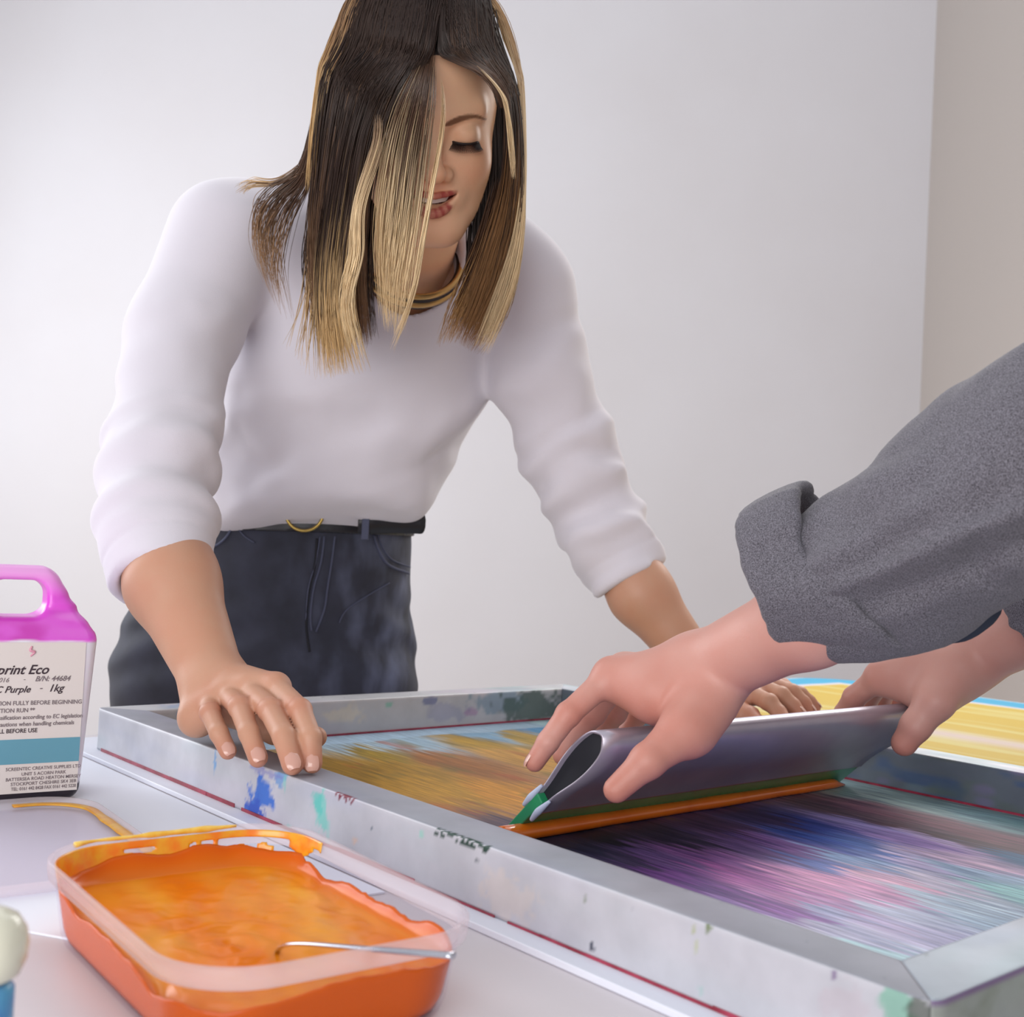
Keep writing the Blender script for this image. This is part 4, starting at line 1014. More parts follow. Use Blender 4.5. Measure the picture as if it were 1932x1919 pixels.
bodyW = bpy.data.objects[-1] if False else None
for i, f in enumerate(fg): nail(wm, rT[i], f[1], fr_[i][3], nrm([.0, -.62, .75]))
for i, f in enumerate(fgl[1:]): nail(wm, f[2], f[1], frl[i+1][3], nrm([.5, -.1, .8]))
# teeth, lashes
m_tooth = mat('teeth', (240, 232, 224), .25)
th_ = np.linspace(-.98, .98, 23); R = []
for z in (-.0530, -.0580, -.0628): R.append(HP(np.array([(.0245*math.sin(a), .0620+.0225*math.cos(a), z+.0085*(1-math.cos(a))-.0002*math.cos(a*9)*(z < -.062)) for a in th_])))
mobj('teeth', *rings(R, (False, False), closed=False), m_tooth, wm)
m_lash = mat('eyelashes', (44, 30, 28), .6)
for s in (-1, 1):
    P = []
    arc = [(s*(.031+.0155*math.sin(a)), .0660+.0128*math.cos(a*1.05), -.0040-.0022*math.cos(a)) for a in np.linspace(-1.05, 1.05, 14)]
    P.append(tube(HP(np.array(arc)), [.0006]+[.0012]*12+[.0006], 6))
    for a in np.linspace(-1.0, 1.2, 34):
        b_0 = np.array([s*(.031+.0150*math.sin(a)), .0665+.0128*math.cos(a*1.05), -.0046-.0022*math.cos(a)])
        t_ = b_0+np.array([s*(.0045*math.sin(a)), .0065*math.cos(a*.7)+.001, -.0066]); mid = (b_0+t_)/2+[0, .0008, -.0012]
        P.append(tube(HP(np.array([b_0, mid, t_])), [.0005, .0004, .00015], 4))
    V, Fc = join(P); mobj('eyelashes', V, Fc, m_lash, wm)

# ---------- sweater
def knitmat(name, col, scale=900, rough=.9):
    m, N, L, b = nodemat(name); b.inputs['Base Color'].default_value = lin(col); setp(b, Roughness=rough, Sheen_Weight=.35, Sheen_Roughness=.5, Specular_IOR_Level=.15)
    noise_bump(N, L, b, scale, .25, .0006, 2); return m
m_sw = knitmat('white_knit', (214, 210, 219))
def folds(p, a, b, amp, per, lo_, hi_, slant=(0, 0, 0), seed=0):
    """ripples across a sleeve between two fractions of its length"""
    ax = b-a; l2 = ax@ax; t = ((p-a)@ax)/l2; w = np.clip((t-lo_)/.12, 0, 1)*np.clip((hi_-t)/.12, 0, 1)
    s = (p@np.array(slant)); n_ = fbm(p*14., seed, 2)
    return -amp*w*np.sin(t*per+s+n_*5)
cuR, cuL = W(306, 1088, 1.108), W(1186, 1090, 1.405)
bel = W(572, 905, 1.535)
vr = nrm(W(975, 540, 1.40)-W(500, 540, 1.40))
depthax = nrm([.15, -1, .1])
torso = [RC(W(705, 630, 1.455), W(640, 800, 1.50), .155, .140, .05, flat=(depthax, .80)), RC(W(640, 800, 1.50), W(578, 905, 1.545), .140, .132, .05, flat=(depthax, .84)),
         RC(W(470, 440, 1.365), W(960, 520, 1.40), .058, .060, .06), RC(W(610, 480, 1.41), W(860, 500, 1.43), .085, .085, .06), RC(W(742, 590, 1.43), W(775, 505, 1.345), .07, .058, .05),
         EL(W(560, 700, 1.40), (.07, .06, .07), .06), EL(W(790, 720, 1.41), (.065, .06, .07), .06), RC(W(690, 905, 1.49), W(500, 890, 1.50), .062, .062, .05)]
slR = [RC(W(428, 452, 1.335), W(350, 620, 1.285), .066, .0575, .03), RC(W(350, 620, 1.285), W(303, 860, 1.195), .0575, .0560, .02), RC(W(303, 860, 1.195), W(291, 990, 1.145), .0560, .0520, .02), RC(W(291, 990, 1.145), cuR, .0520, .0490, .02)]
slL = [RC(W(990, 545, 1.39), W(1015, 700, 1.40), .060, .057, .03), RC(W(1015, 700, 1.40), W(1078, 870, 1.42), .057, .0555, .02), RC(W(1078, 870, 1.42), W(1130, 985, 1.42), .0555, .0500, .02), RC(W(1130, 985, 1.42), cuL, .0505, .0495, .02)]
def cut_end(c, d, k=.004):          # keep everything before the plane through c facing d
    n = nrm(d); return FN(lambda p: -((p-c)@n), k, -1)
dR, dL = nrm(cuR-W(291, 990, 1.145)), nrm(cuL-W(1130, 985, 1.42))
slR += [cut_end(cuR+dR*.006, dR, .008), RC(cuR+dR*.018, cuR+dR*.08, .0415, .0420, .003, op=-1)]
slL += [cut_end(cuL+dL*.006, dL, .008), RC(cuL+dL*.018, cuL+dL*.08, .0395, .0400, .003, op=-1)]
hemn = nrm([.10, -.30, -1.0]); hemc = W(575, 962, 1.42)
torso += [cut_end(hemc, hemn, .012), RC(neckB, W(800, 430, 1.255), .050, .056, .006, op=-1)]
def sdisp(p):
    d = folds(p, W(303, 860, 1.195), cuR, .0036, 17, -.25, .70, (6, 0, 5), 3)+folds(p, W(350, 560, 1.30), W(303, 900, 1.18), .0025, 11, .1, .9, (14, 0, 12), 6)
    d = d+folds(p, W(1060, 840, 1.42), cuL, .0034, 20, -.1, .75, (10, 0, -8), 4)+folds(p, W(1000, 560, 1.39), W(1075, 860, 1.42), .0026, 10, .1, .9, (16, 0, -10), 9)
    d = d+(fbm(p*9., 21, 2)-.5)*.006
    # cuff ribs
    for c, dd in ((cuR, dR), (cuL, dL)):
        q = p-c; t = q@dd; e = np.where((np.abs((q*q).sum(-1)) < .01), np.exp(-((t+.026)/.003)**2)*.0012, 0); d = d+e
    return d
lo, hi = bounds([cuR, cuL, W(428, 452, 1.335), W(975, 540, 1.39), hemc, W(575, 960, 1.7), W(800, 440, 1.25)], .10)
Vs_, Qs_ = surf([(0, torso), (.018, slR), (.018, slL)], lo, hi, .0029, disp=sdisp)
mobj('sweater', Vs_, Qs_, m_sw, wm)
# collar of the necklace: two gold bands with dark edges
m_gold = mat('necklace_gold', (196, 160, 104), .28, .75); m_dark = mat('necklace_dark', (36, 26, 26), .5)
nkA = nrm(W(800, 400, 1.245)-W(745, 560, 1.385)); nc = W(776, 482, 1.312)
nx = nrm(np.cross(nkA, [0, 0, 1])); ny = np.cross(nx, nkA)
nl = empty('necklace', tuple(nc)) if False else None
for j, (off, rr, r, m) in enumerate([(-.0005, .0565, .0046, m_dark), (.0045, .0575, .0034, m_gold), (-.0015, .0600, .0016, m_dark), (-.0065, .0605, .0036, m_gold), (-.0115, .0615, .0014, m_dark)]):
    th_ = np.linspace(0, 2*np.pi, 60, endpoint=False); R = []
    for a in th_:
        e = math.cos(a)*nx+math.sin(a)*ny; R.append(np.array([nc+nkA*(off+r*1.3*math.sin(b))+e*(rr+r*math.cos(b)) for b in np.linspace(0, 2*np.pi, 10, endpoint=False)]))
    R.append(R[0]); V, Fc = rings(R, (False, False))
    o = mobj('necklace_band', V, Fc, m, wm); 
    if m is m_dark: o['label'] = 'dark necklace edge'
    else: o['label'] = 'gold necklace band'

# ---------- jeans, belt
m_jn, N, L, b_ = nodemat('black_denim')
at = N.new('ShaderNodeAttribute'); at.attribute_name = 'Col'
nz = N.new('ShaderNodeTexNoise'); nz.inputs['Scale'].default_value = 22; nz.inputs['Detail'].default_value = 5; tc = N.new('ShaderNodeTexCoord'); L.new(tc.outputs['Object'], nz.inputs['Vector'])
mr = N.new('ShaderNodeMapRange'); mr.inputs[1].default_value = .3; mr.inputs[2].default_value = .7; mr.inputs[3].default_value = .7; mr.inputs[4].default_value = 1.35; L.new(nz.outputs['Fac'], mr.inputs[0])
vm = N.new('ShaderNodeVectorMath'); vm.operation = 'SCALE'; L.new(at.outputs['Color'], vm.inputs[0]); L.new(mr.outputs[0], vm.inputs['Scale']); L.new(vm.outputs[0], b_.inputs['Base Color'])
setp(b_, Roughness=.8, Sheen_Weight=.05); n2 = N.new('ShaderNodeTexNoise'); n2.inputs['Scale'].default_value = 900; L.new(tc.outputs['Object'], n2.inputs['Vector'])
bp = N.new('ShaderNodeBump'); bp.inputs['Strength'].default_value = .3; bp.inputs['Distance'].default_value = .0006; L.new(n2.outputs['Fac'], bp.inputs['Height']); L.new(bp.outputs[0], b_.inputs['Normal'])
jw = W(575, 985, 1.585); jdep = nrm([.05, -1, 0])
jn_ = [RC(W(575, 975, 1.585), W(540, 1080, 1.60), .130, .150, .05, flat=(jdep, .78)), RC(W(540, 1080, 1.60), W(500, 1200, 1.62), .150, .172, .06, flat=(jdep, .74)), RC(W(420, 1230, 1.62), W(590, 1230, 1.62), .120, .120, .05, flat=(jdep, .95)),
       cut_end(W(575, 930, 1.5), [0, 0, 1], .004)]
th_R, th_L = W(360, 1290, 1.60), W(640, 1295, 1.62)
lgR = [RC(th_R, knR, .106, .064, .03), RC(knR, anR+[0, 0, .03], .064, .043, .02), cut_end(anR+[0, 0, -.01], [0, 0, -1])]
lgL = [RC(th_L, knL, .106, .064, .03), RC(knL, anL+[0, 0, .03], .064, .043, .02), cut_end(anL+[0, 0, -.01], [0, 0, -1])]
def jdisp(p):
    cx_ = W(575, 1100, 1.5); q = p-cx_
    d = -.0030*np.sin(q[..., 2]*95+q[..., 0]*38+fbm(p*12., 3, 2)*6)*np.exp(-((q[..., 2]+.085)/.07)**2)*np.clip((q[..., 0]+.02)/.05, 0, 1)
    d = d-.0022*np.sin(q[..., 2]*120-q[..., 0]*55+fbm(p*10., 5, 2)*5)*np.exp(-((q[..., 2]+.10)/.08)**2)*np.clip((-q[..., 0])/.06, 0, 1)
    return d+(fbm(p*16., 7, 2)-.5)*.004
lo, hi = bounds([W(200, 985, 1.6), W(800, 1290, 1.62), anR, anL, W(500, 1200, 1.80), W(500, 1200, 1.42)], .07)
Vj_, Qj_ = surf([(0, jn_), (.03, lgR), (.03, lgL)], lo, hi, .0042, disp=jdisp)
base = np.array(lin((44, 46, 60))[:3]); C = np.tile(base, (len(Vj_), 1))
fade_glow = np.clip((fbm(Vj_*[42, 42, 14], 4, 4)-.40)*1.9, 0, 1)*np.exp(-((Vj_[:, 0]-W(720, 1200, 1.5)[0])/.09)**2)*.6  # worn streaks, with backlight glow on the right thigh painted in
C = C*(1-fade_glow[:, None])+np.array(lin((122, 130, 160))[:3])*fade_glow[:, None]
def front_pt(px, py, lift=.0):     # where a photo pixel meets the jeans
    r = ray(px, py); o = np.array([0, 0, HC]); q = Vj_-o; t = q@r/(r@r); d2_ = np.sqrt(((q-t[:, None]*r)**2).sum(1))
    m = d2_ < max(.006, d2_.min()*1.5); tm = t[m].min(); m &= t < tm+.012; w = 1/(d2_[m]+1e-4)**2
    return o+r*((t[m]*w).sum()/w.sum()-lift)
def fpath(pts, n=26, lift=.002): return np.array([front_pt(x, y, lift) for x, y in smoothpath(pts, n)])
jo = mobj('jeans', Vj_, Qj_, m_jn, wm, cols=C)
m_seam = mat('denim_seam', (74, 78, 100), .8); m_seamd = mat('denim_seam_dark', (24, 25, 34), .8)
for pts, r in [([(612, 1012), (606, 1060), (592, 1110), (586, 1160), (588, 1190)], .0014), ([(632, 1012), (626, 1060), (618, 1110), (612, 1150), (596, 1192)], .0014), ([(604, 1012), (596, 1060), (582, 1110), (577, 1170)], .0010),
               ([(440, 990), (428, 1012), (410, 1028), (386, 1036)], .0016), ([(448, 996), (462, 1012), (480, 1024)], .0010), ([(706, 1010), (716, 1040), (734, 1066), (772, 1082)], .0018), ([(712, 1004), (722, 1032), (740, 1056), (774, 1070)], .0011), ([(640, 1175), (655, 1150), (700, 1120), (735, 1100)], .0010)]:
    P = fpath(pts, 26, .0010); mobj('seam', *tube(P, r, 6), m_seam, jo)
P = fpath([(598, 1016), (594, 1066), (582, 1120), (578, 1180), (584, 1230)], 26, .0005); mobj('seam', *tube(P, .0016, 6), m_seamd, jo)
rv = front_pt(380, 990, .002); th_ = np.linspace(0, 2*np.pi, 12, endpoint=False)
mobj('rivet', *rings([rv+np.c_[r*np.cos(th_), th_*0+y, r*np.sin(th_)] for r, y in ((.0034, 0), (.0032, -.0012), (.001, -.0018))]), mat('copper_rivet', (150, 88, 66), .35, .8), jo)
# belt: leather band around the waist with a loose end
m_belt = mat('belt_leather', (30, 30, 36), .38, bump=(300, .15, .0005, 2))
zb0, zb1 = W(575, 1004, 1.47)[2], W(575, 950, 1.47)[2]; bx = W(575, 985, 1.47)[0]
def beltf(p):
    d = None
    for q in jn_[:3]: v = q(p); d = v if d is None else smin(d, v, q.k)
    s_ = (p[..., 0]-bx)*-.02; zz = p[..., 2]+s_; d = np.maximum(d+jdisp(p)-.0035, -(d+jdisp(p)+.004))
    return np.maximum(d, np.maximum(zz-zb1, zb0-zz))
V, Q = surf([(0, [FN(beltf)])], [W(330, 985, 1.5)[0], 1.40, zb0-.02], [W(830, 985, 1.6)[0], 1.80, zb1+.02], .0028)
bo = mobj('belt', V, Q, m_belt, wm)
def bpt(px, py, l): 
    r = ray(px, py); return r
t0 = W(686, 987, 1.476); te_ = [W(676, 984, 1.470), W(706, 985, 1.474), (W(745, 985, 1.488)), W(785, 986, 1.500), W(803, 988, 1.502)]
P = smoothpath(te_, 24); hh = np.full(24, .0142); hh[-5:] = [.0142, .0138, .0126, .0098, .0045]
R = [np.array([p+[0, dy, dz] for dy, dz in ((-.0016, -h), (-.0016, h), (.0016, h), (.0016, -h))]) for p, h in zip(P, hh)]
mobj('belt_end', *rings(R), m_belt, bo)
m_brass = mat('brass', (176, 150, 84), .25, .9)
rc = W(575, 966, 1.462); rcr = .0235; th_ = np.linspace(0, 2*np.pi, 48, endpoint=False)
P = [rc+[rcr*math.cos(a), -.002, rcr*math.sin(a)] for a in th_]+[rc+[rcr, -.002, 0]]
tag(mobj('buckle', *tube(P, .0021, 8, caps=(False, False)), m_brass, bo), 'round brass ring buckle')
V, Fc = box(W(690, 988, 1.468), (.009, .005, .040)); bevel(mobj('belt_loop', V, Fc, m_seam, jo, smooth=False), .001)
# shoes
m_shoe = mat('shoe', (40, 40, 44), .5)
for an in (anR, anL):
    g = [(0, [RC(an+[0, .03, -.045], an+[0, -.15, -.055], .042, .034, .02, flat=((0, 0, 1), .8)), RC(an+[0, .01, -.01], an+[0, -.05, -.05], .042, .036, .03), FN(lambda p: p[..., 2]-.002, .004, -1) if False else FN(lambda p: p[..., 2]*1.-.001, .003, -1) if False else EL(an+[0, .0, -.04], .03, .02)])]
    lo, hi = bounds([an+[0, .08, -.09], an+[0, -.2, .05]], .05); V, Q = surf(g, lo, hi, .005); V[:, 2] = np.maximum(V[:, 2], .001)
    mobj('shoe', V, Q, m_shoe, wm)
# ---------- hair: strands combed from guide sheets
m_hair, N, L, b_ = nodemat('hair')
at = N.new('ShaderNodeAttribute'); at.attribute_name = 'Col'; L.new(at.outputs['Color'], b_.inputs['Base Color'])
setp(b_, Roughness=.42, Specular_IOR_Level=.32)
def strands(sheets, seed=1):
    """sheets: (n, rows[left path, right path], depth, radius, root colour, tip colour, where the colour turns, jitter)"""
    rg = np.random.RandomState(seed); Vs, Qs, Cs = [], [], []; base = 0
    for (n, Lp, Rp, dep, rad, c0, c1, turn, jit, *rest) in sheets:
        M = 22; A = smoothpath([W(*p) for p in Lp], M); B = smoothpath([W(*p) for p in Rp], M)
        pw = rest[0] if rest else 1.0
        u = rg.rand(n)**pw; cl = rg.rand(int(n/14)+2); ph = rg.rand(n, 3)*6.28
        u = np.clip(u*.6+cl[rg.randint(len(cl), size=n)]*.4+rg.randn(n)*.012, -.02, 1.02)
        end = np.clip(1-np.abs(rg.randn(n))*.10, .55, 1.0); t = np.linspace(0, 1, M); st0 = (rest[1] if len(rest) > 1 else .05)*rg.rand(n)
        dd = rg.rand(n)*dep
        tt = (st0[:, None]+t[None, :]*(end-st0)[:, None])*(M-1); i0 = np.minimum(tt.astype(int), M-2); fr = (tt-i0)[..., None]
        PA = A[i0]*(1-fr)+A[i0+1]*fr; PB = B[i0]*(1-fr)+B[i0+1]*fr
        P = PA*(1-u[:, None, None])+PB*u[:, None, None]
        wob = np.stack([np.sin(t*5+ph[:, :1])*.6+np.sin(t*11+ph[:, 1:2])*.3, np.cos(t*4+ph[:, 2:3]), np.sin(t*3+ph[:, 1:2])*.3], -1)*jit*(t[None, :, None]**1.3+.05)
        P = P+wob; P[..., 1] += dd[:, None]*(.35+.65*np.sin(np.clip(t, 0, 1)*2.6))[None]
        # lay the upper lengths on the skull
        Lq = HP.inv(P); cc = np.array([0, -.024, .045]); Rr = np.array([.0875, .104, .094]); e = (Lq-cc)/Rr; kk = np.sqrt((e**2).sum(-1))+1e-6
        w = np.clip((Lq[..., 2]-.045)/.05, 0, 1); w = w*w*(3-2*w); hi_ = 1.06+.07*rg.rand(n)[:, None]; tgt = np.where(kk > hi_, hi_, np.maximum(kk, 1.0+.03*rg.rand(n)[:, None]))
        kn = kk*(1-w)+tgt*w; P = HP(cc+(Lq-cc)*(kn/kk)[..., None])
        T = np.gradient(P, axis=1); T /= np.linalg.norm(T, axis=-1, keepdims=True)+1e-9
        X = np.cross(T, np.array([0, 1., 0])); X /= np.linalg.norm(X, axis=-1, keepdims=True)+1e-9; Y = np.cross(T, X)
        r = rad*(.7+.6*rg.rand(n))[:, None]*np.interp(t, [0, .12, .7, 1], [.12, 1, .85, .1])[None]
        ring = []
        for k in range(3):
            a = k*2.0944; ring.append(P+r[..., None]*(math.cos(a)*X+math.sin(a)*Y))
        V = np.stack(ring, 2).reshape(-1, 3)             # strand, point, side
        idx = (np.arange(n)[:, None, None]*M+np.arange(M-1)[None, :, None])*3+np.arange(3)[None, None]
        idk = (np.arange(n)[:, None, None]*M+np.arange(M-1)[None, :, None])*3+(np.arange(3)+1)[None, None] % 3
        Q = np.stack([idx, idk, idk+3, idx+3], -1).reshape(-1, 4)+base
        k = np.clip((tt/(M-1)-turn+rg.randn(n)[:, None]*.12)/.35, 0, 1)[..., None]
        c = np.array(lin(c0)[:3])*(1-k)+np.array(lin(c1)[:3])*k
        c = c*(1+rg.randn(n)[:, None, None]*.13); C = np.repeat(np.clip(c, .003, 1)[:, :, None], 3, 2).reshape(-1, 3)
        Vs.append(V); Qs.append(Q); Cs.append(C); base += len(V)
    return np.vstack(Vs), np.vstack(Qs), np.vstack(Cs)
DK, MB, BL, BR, LB_ = (52, 38, 32), (112, 82, 58), (206, 172, 122), (150, 108, 66), (226, 200, 158)
SH = [
 # big dark fall over the left of the head
 (2600, [(720, -120, 1.16), (655, -40, 1.13), (606, 90, 1.12), (586, 230, 1.13), (580, 340, 1.15), (572, 440, 1.17), (578, 560, 1.19), (592, 660, 1.20)],
        [(800, -110, 1.05), (810, -20, 1.03), (790, 60, 1.015), (745, 180, 1.01), (705, 300, 1.03), (690, 420, 1.06), (688, 540, 1.08), (700, 650, 1.10)], .03, .0005, DK, (128, 96, 70), .5, .0035),
 (420, [(640, -60, 1.16), (612, 40, 1.15), (596, 130, 1.15), (582, 260, 1.16), (576, 360, 1.17)], [(700, -60, 1.10), (655, 40, 1.10), (622, 150, 1.10), (604, 260, 1.12), (596, 360, 1.14)], .03, .0005, (140, 108, 78), BL, .3, .002, 1, .3),
 # blond ends of the left fall
 (420, [(650, 150, 1.06), (620, 280, 1.08), (600, 400, 1.12), (588, 520, 1.15), (588, 620, 1.16), (592, 718, 1.17)], [(760, 120, 1.0), (712, 240, 1.0), (688, 380, 1.02), (672, 500, 1.04), (676, 600, 1.05), (706, 700, 1.06)], .012, .00045, DK, BL, .45, .003, 1, .6),
 # pale strands hanging over the face
 (230, [(800, 40, 1.01), (765, 130, 1.0), (728, 240, .995), (705, 360, 1.0), (700, 480, 1.02), (716, 620, 1.04)], [(845, 70, 1.015), (826, 180, 1.0), (812, 300, .995), (800, 420, 1.0), (778, 540, 1.01), (762, 640, 1.03)], .012, .00042, (84, 60, 46), LB_, .3, .003, 1.0, .45),
 (70, [(700, 210, 1.0), (700, 260, .995), (664, 380, .99), (655, 480, 1.0), (640, 570, 1.01), (650, 660, 1.02)], [(735, 220, .995), (722, 290, .99), (690, 390, .985), (686, 480, .99), (668, 570, 1.0), (700, 690, 1.01)], .006, .00045, (150, 124, 100), LB_, .15, .003, 1, .35),
 (60, [(836, 150, 1.0), (824, 260, .99), (806, 360, .985), (790, 460, .99), (772, 560, 1.0), (735, 650, 1.02)], [(846, 150, 1.0), (840, 250, .99), (820, 360, .985), (800, 470, .99), (782, 560, 1.0), (745, 672, 1.02)], .006, .0004, (180, 146, 108), LB_, .1, .002, 1, .3),
 # crown towards the right temple and right fall
 (1100, [(800, -110, 1.05), (850, -20, 1.035), (880, 50, 1.035), (920, 110, 1.05), (948, 170, 1.075), (950, 260, 1.10), (940, 350, 1.13), (912, 440, 1.15), (880, 540, 1.16), (850, 640, 1.17)],
       [(860, -120, 1.10), (925, -40, 1.10), (960, 60, 1.10), (982, 180, 1.12), (990, 300, 1.14), (988, 420, 1.16), (978, 520, 1.17), (955, 600, 1.175), (905, 668, 1.18)], .03, .0005, DK, BR, .5, .003),
 (330, [(880, -90, 1.10), (948, -10, 1.11), (972, 80, 1.12), (980, 200, 1.13), (984, 320, 1.14), (968, 440, 1.15), (935, 540, 1.155), (890, 655, 1.16)], [(890, -90, 1.12), (962, 10, 1.13), (984, 100, 1.14), (992, 220, 1.15), (993, 340, 1.16), (988, 450, 1.165), (972, 550, 1.17), (925, 670, 1.175)], .02, .00048, (160, 126, 88), LB_, .25, .002, 1, .3),
 (130, [(930, 330, 1.15), (900, 430, 1.16), (868, 510, 1.17), (842, 570, 1.18), (818, 655, 1.18)], [(955, 330, 1.16), (935, 440, 1.17), (915, 520, 1.18), (890, 590, 1.18), (860, 640, 1.18)], .02, .00045, (90, 60, 40), (190, 146, 94), .4, .004, 1, .2),
 (60, [(915, 100, 1.045), (938, 160, 1.06), (955, 240, 1.075), (962, 330, 1.09)], [(925, 95, 1.05), (952, 170, 1.06), (968, 250, 1.08), (972, 340, 1.10)], .006, .0004, (150, 122, 98), LB_, .2, .002, 1, .4),
 # top, parted
 (900, [(870, -150, 1.12), (850, -60, 1.06), (836, 10, 1.03), (825, 70, 1.015), (800, 120, 1.01)], [(800, -150, 1.14), (740, -60, 1.08), (705, 20, 1.06), (680, 90, 1.05), (665, 160, 1.06)], .02, .0006, (44, 32, 28), (62, 45, 36), .6, .002, 1, .05),
 (600, [(860, -150, 1.12), (852, -60, 1.06), (850, 0, 1.035), (866, 60, 1.03), (900, 105, 1.045)], [(920, -140, 1.14), (945, -50, 1.12), (958, 30, 1.10), (968, 110, 1.10), (975, 190, 1.11)], .02, .0006, (44, 32, 28), (78, 56, 42), .5, .002, 1, .05),
  (900, [(858, -140, 1.08), (856, -60, 1.035), (850, 0, 1.010), (842, 50, .998), (832, 100, .998)], [(700, -150, 1.10), (672, -60, 1.08), (650, 20, 1.065), (632, 110, 1.07), (620, 200, 1.09)], .012, .0006, (40, 29, 26), (60, 43, 35), .6, .002, 1, .03),
 (700, [(852, -140, 1.08), (856, -60, 1.035), (858, 0, 1.012), (868, 50, 1.005), (890, 105, 1.022)], [(930, -140, 1.12), (950, -50, 1.10), (960, 30, 1.09), (968, 110, 1.09), (975, 190, 1.10)], .012, .0006, (40, 29, 26), (84, 60, 45), .5, .002, 1, .03),
 (800, [(846, -60, 1.04), (845, 20, 1.01), (848, 75, 1.01), (880, 108, 1.03), (922, 142, 1.055), (944, 205, 1.08)], [(860, -60, 1.04), (868, 0, 1.02), (892, 48, 1.02), (924, 92, 1.045), (952, 135, 1.07), (966, 205, 1.09)], .006, .0006, (42, 31, 27), (96, 70, 54), .5, .002, 1, .03),
 # behind the neck, both sides
 (700, [(610, 120, 1.20), (590, 280, 1.22), (575, 400, 1.24), (560, 500, 1.25), (590, 640, 1.24)], [(730, 150, 1.16), (715, 300, 1.18), (705, 420, 1.20), (700, 520, 1.21), (712, 635, 1.20)], .04, .0008, (40, 30, 27), (88, 64, 48), .6, .004),
 (500, [(880, 130, 1.16), (888, 300, 1.18), (880, 420, 1.20), (875, 520, 1.20), (850, 600, 1.20)], [(970, 130, 1.18), (975, 300, 1.20), (972, 420, 1.21), (955, 540, 1.21), (920, 640, 1.20)], .03, .0008, (40, 30, 27), (92, 66, 46), .6, .004),
 # wisps over the left shoulder
 (130, [(590, 200, 1.16), (560, 310, 1.18), (500, 345, 1.21), (470, 375, 1.23), (470, 440, 1.235), (500, 520, 1.23)], [(600, 220, 1.15), (585, 340, 1.17), (560, 400, 1.19), (540, 470, 1.20), (535, 540, 1.21), (545, 620, 1.21)], .02, .00045, (84, 62, 48), (160, 124, 90), .45, .008),
 (26, [(570, 300, 1.18), (520, 335, 1.21), (470, 335, 1.235), (440, 350, 1.25)], [(580, 330, 1.17), (530, 350, 1.2), (480, 355, 1.225), (452, 372, 1.24)], .01, .0005, (120, 90, 64), (190, 156, 110), .3, .006),
 (24, [(590, 380, 1.18), (575, 470, 1.19), (555, 560, 1.2), (520, 640, 1.2)], [(600, 400, 1.16), (596, 500, 1.17), (590, 620, 1.18), (590, 722, 1.18)], .01, .0005, (120, 90, 64), (206, 172, 122), .3, .005),
]
Vh_, Qh_, Ch_ = strands(SH, 4)
hair = mobj('hair', Vh_, Qh_, m_hair, wm, cols=Ch_)
# scalp volume beneath the strands
def scalp(HP_, col, parent, h=.003, nm='scalp_hair'):
    g = [(0, [EL((0, -.024, .045), (.0815, .098, .088), .01), RC((-.05, -.055, .0), (-.045, -.060, -.07), .045, .035, .04), RC((.05, -.055, .0), (.045, -.060, -.07), .045, .035, .04),
              EL((.012, .072, -.002), (.062, .085, .071), .008, -1), EL((0, .03, -.10), (.07, .06, .07), .01, -1)])]
    V, Q = surf(g, (-.12, -.15, -.15), (.12, .12, .16), h, disp=lambda p: (vnoise(p*[150, 20, 20], 3)-.5)*.0015)
    return mobj(nm, HP_(V), Q, col, parent)
scalp(HP, mat('hair_base', (42, 31, 28), .55, bump=(60, .5, .002, 3, None, (6, 1, 1))), hair)
# =================================================================== the second person
HPQ = Pose(np.array([.60, .92, HC+.47]), math.radians(-68), math.radians(38), 0, 1.04)
p2 = empty('person', (.86, .42, 0))
tag(p2, 'person in a grey rolled-sleeve shirt holding the squeegee with both hands', 'person')
# hand nearest the camera
wn = W(1322, 1268, .872)
mcn = [W(1153, 1274, .885), W(1178, 1266, .915), W(1208, 1266, .945), W(1240, 1274, .965)]
fgn = [[W(1072, 1348, .868), W(1034, 1400, .862), W(1009, 1438, .862)], [W(1120, 1345, .925), W(1085, 1388, .935), W(1062, 1425, .935)], [W(1160, 1345, .965), W(1130, 1385, .975), W(1112, 1415, .975)], [W(1206, 1345, .985), W(1185, 1380, .992), W(1170, 1405, .992)]]
frn = [(.0104, .0090, .0082, .0072), (.0112, .0100, .0090, .0082), (.0106, .0096, .0086, .0078), (.0096, .0088, .0080, .0072)]
tn_ = [W(1335, 1318, .845), W(1288, 1382, .820), W(1222, 1436, .803), W(1163, 1490, .800)]
HN = hand(wn, .0262, mcn, fgn, frn, tn_, (.0205, .0168, .0112, .0090), [(wn, W(1240, 1310, .865), .0250, .0190), (W(1240, 1310, .865), W(1165, 1290, .885), .019, .013), (W(1345, 1300, .855), W(1305, 1375, .83), .022, .019)])
eln = W(1800, 985, .72)
cfn = W(1530, 1165, .792)
HN.insert(0, (.02, [RC(wn, cfn, .0268, .0300, .02), RC(cfn, eln, .0300, .038, .02)]))
lo, hi = bounds([wn, eln]+mcn+[f[-1] for f in fgn]+tn_, .055)
Vn, Qn = surf(HN, lo, hi, .0015)
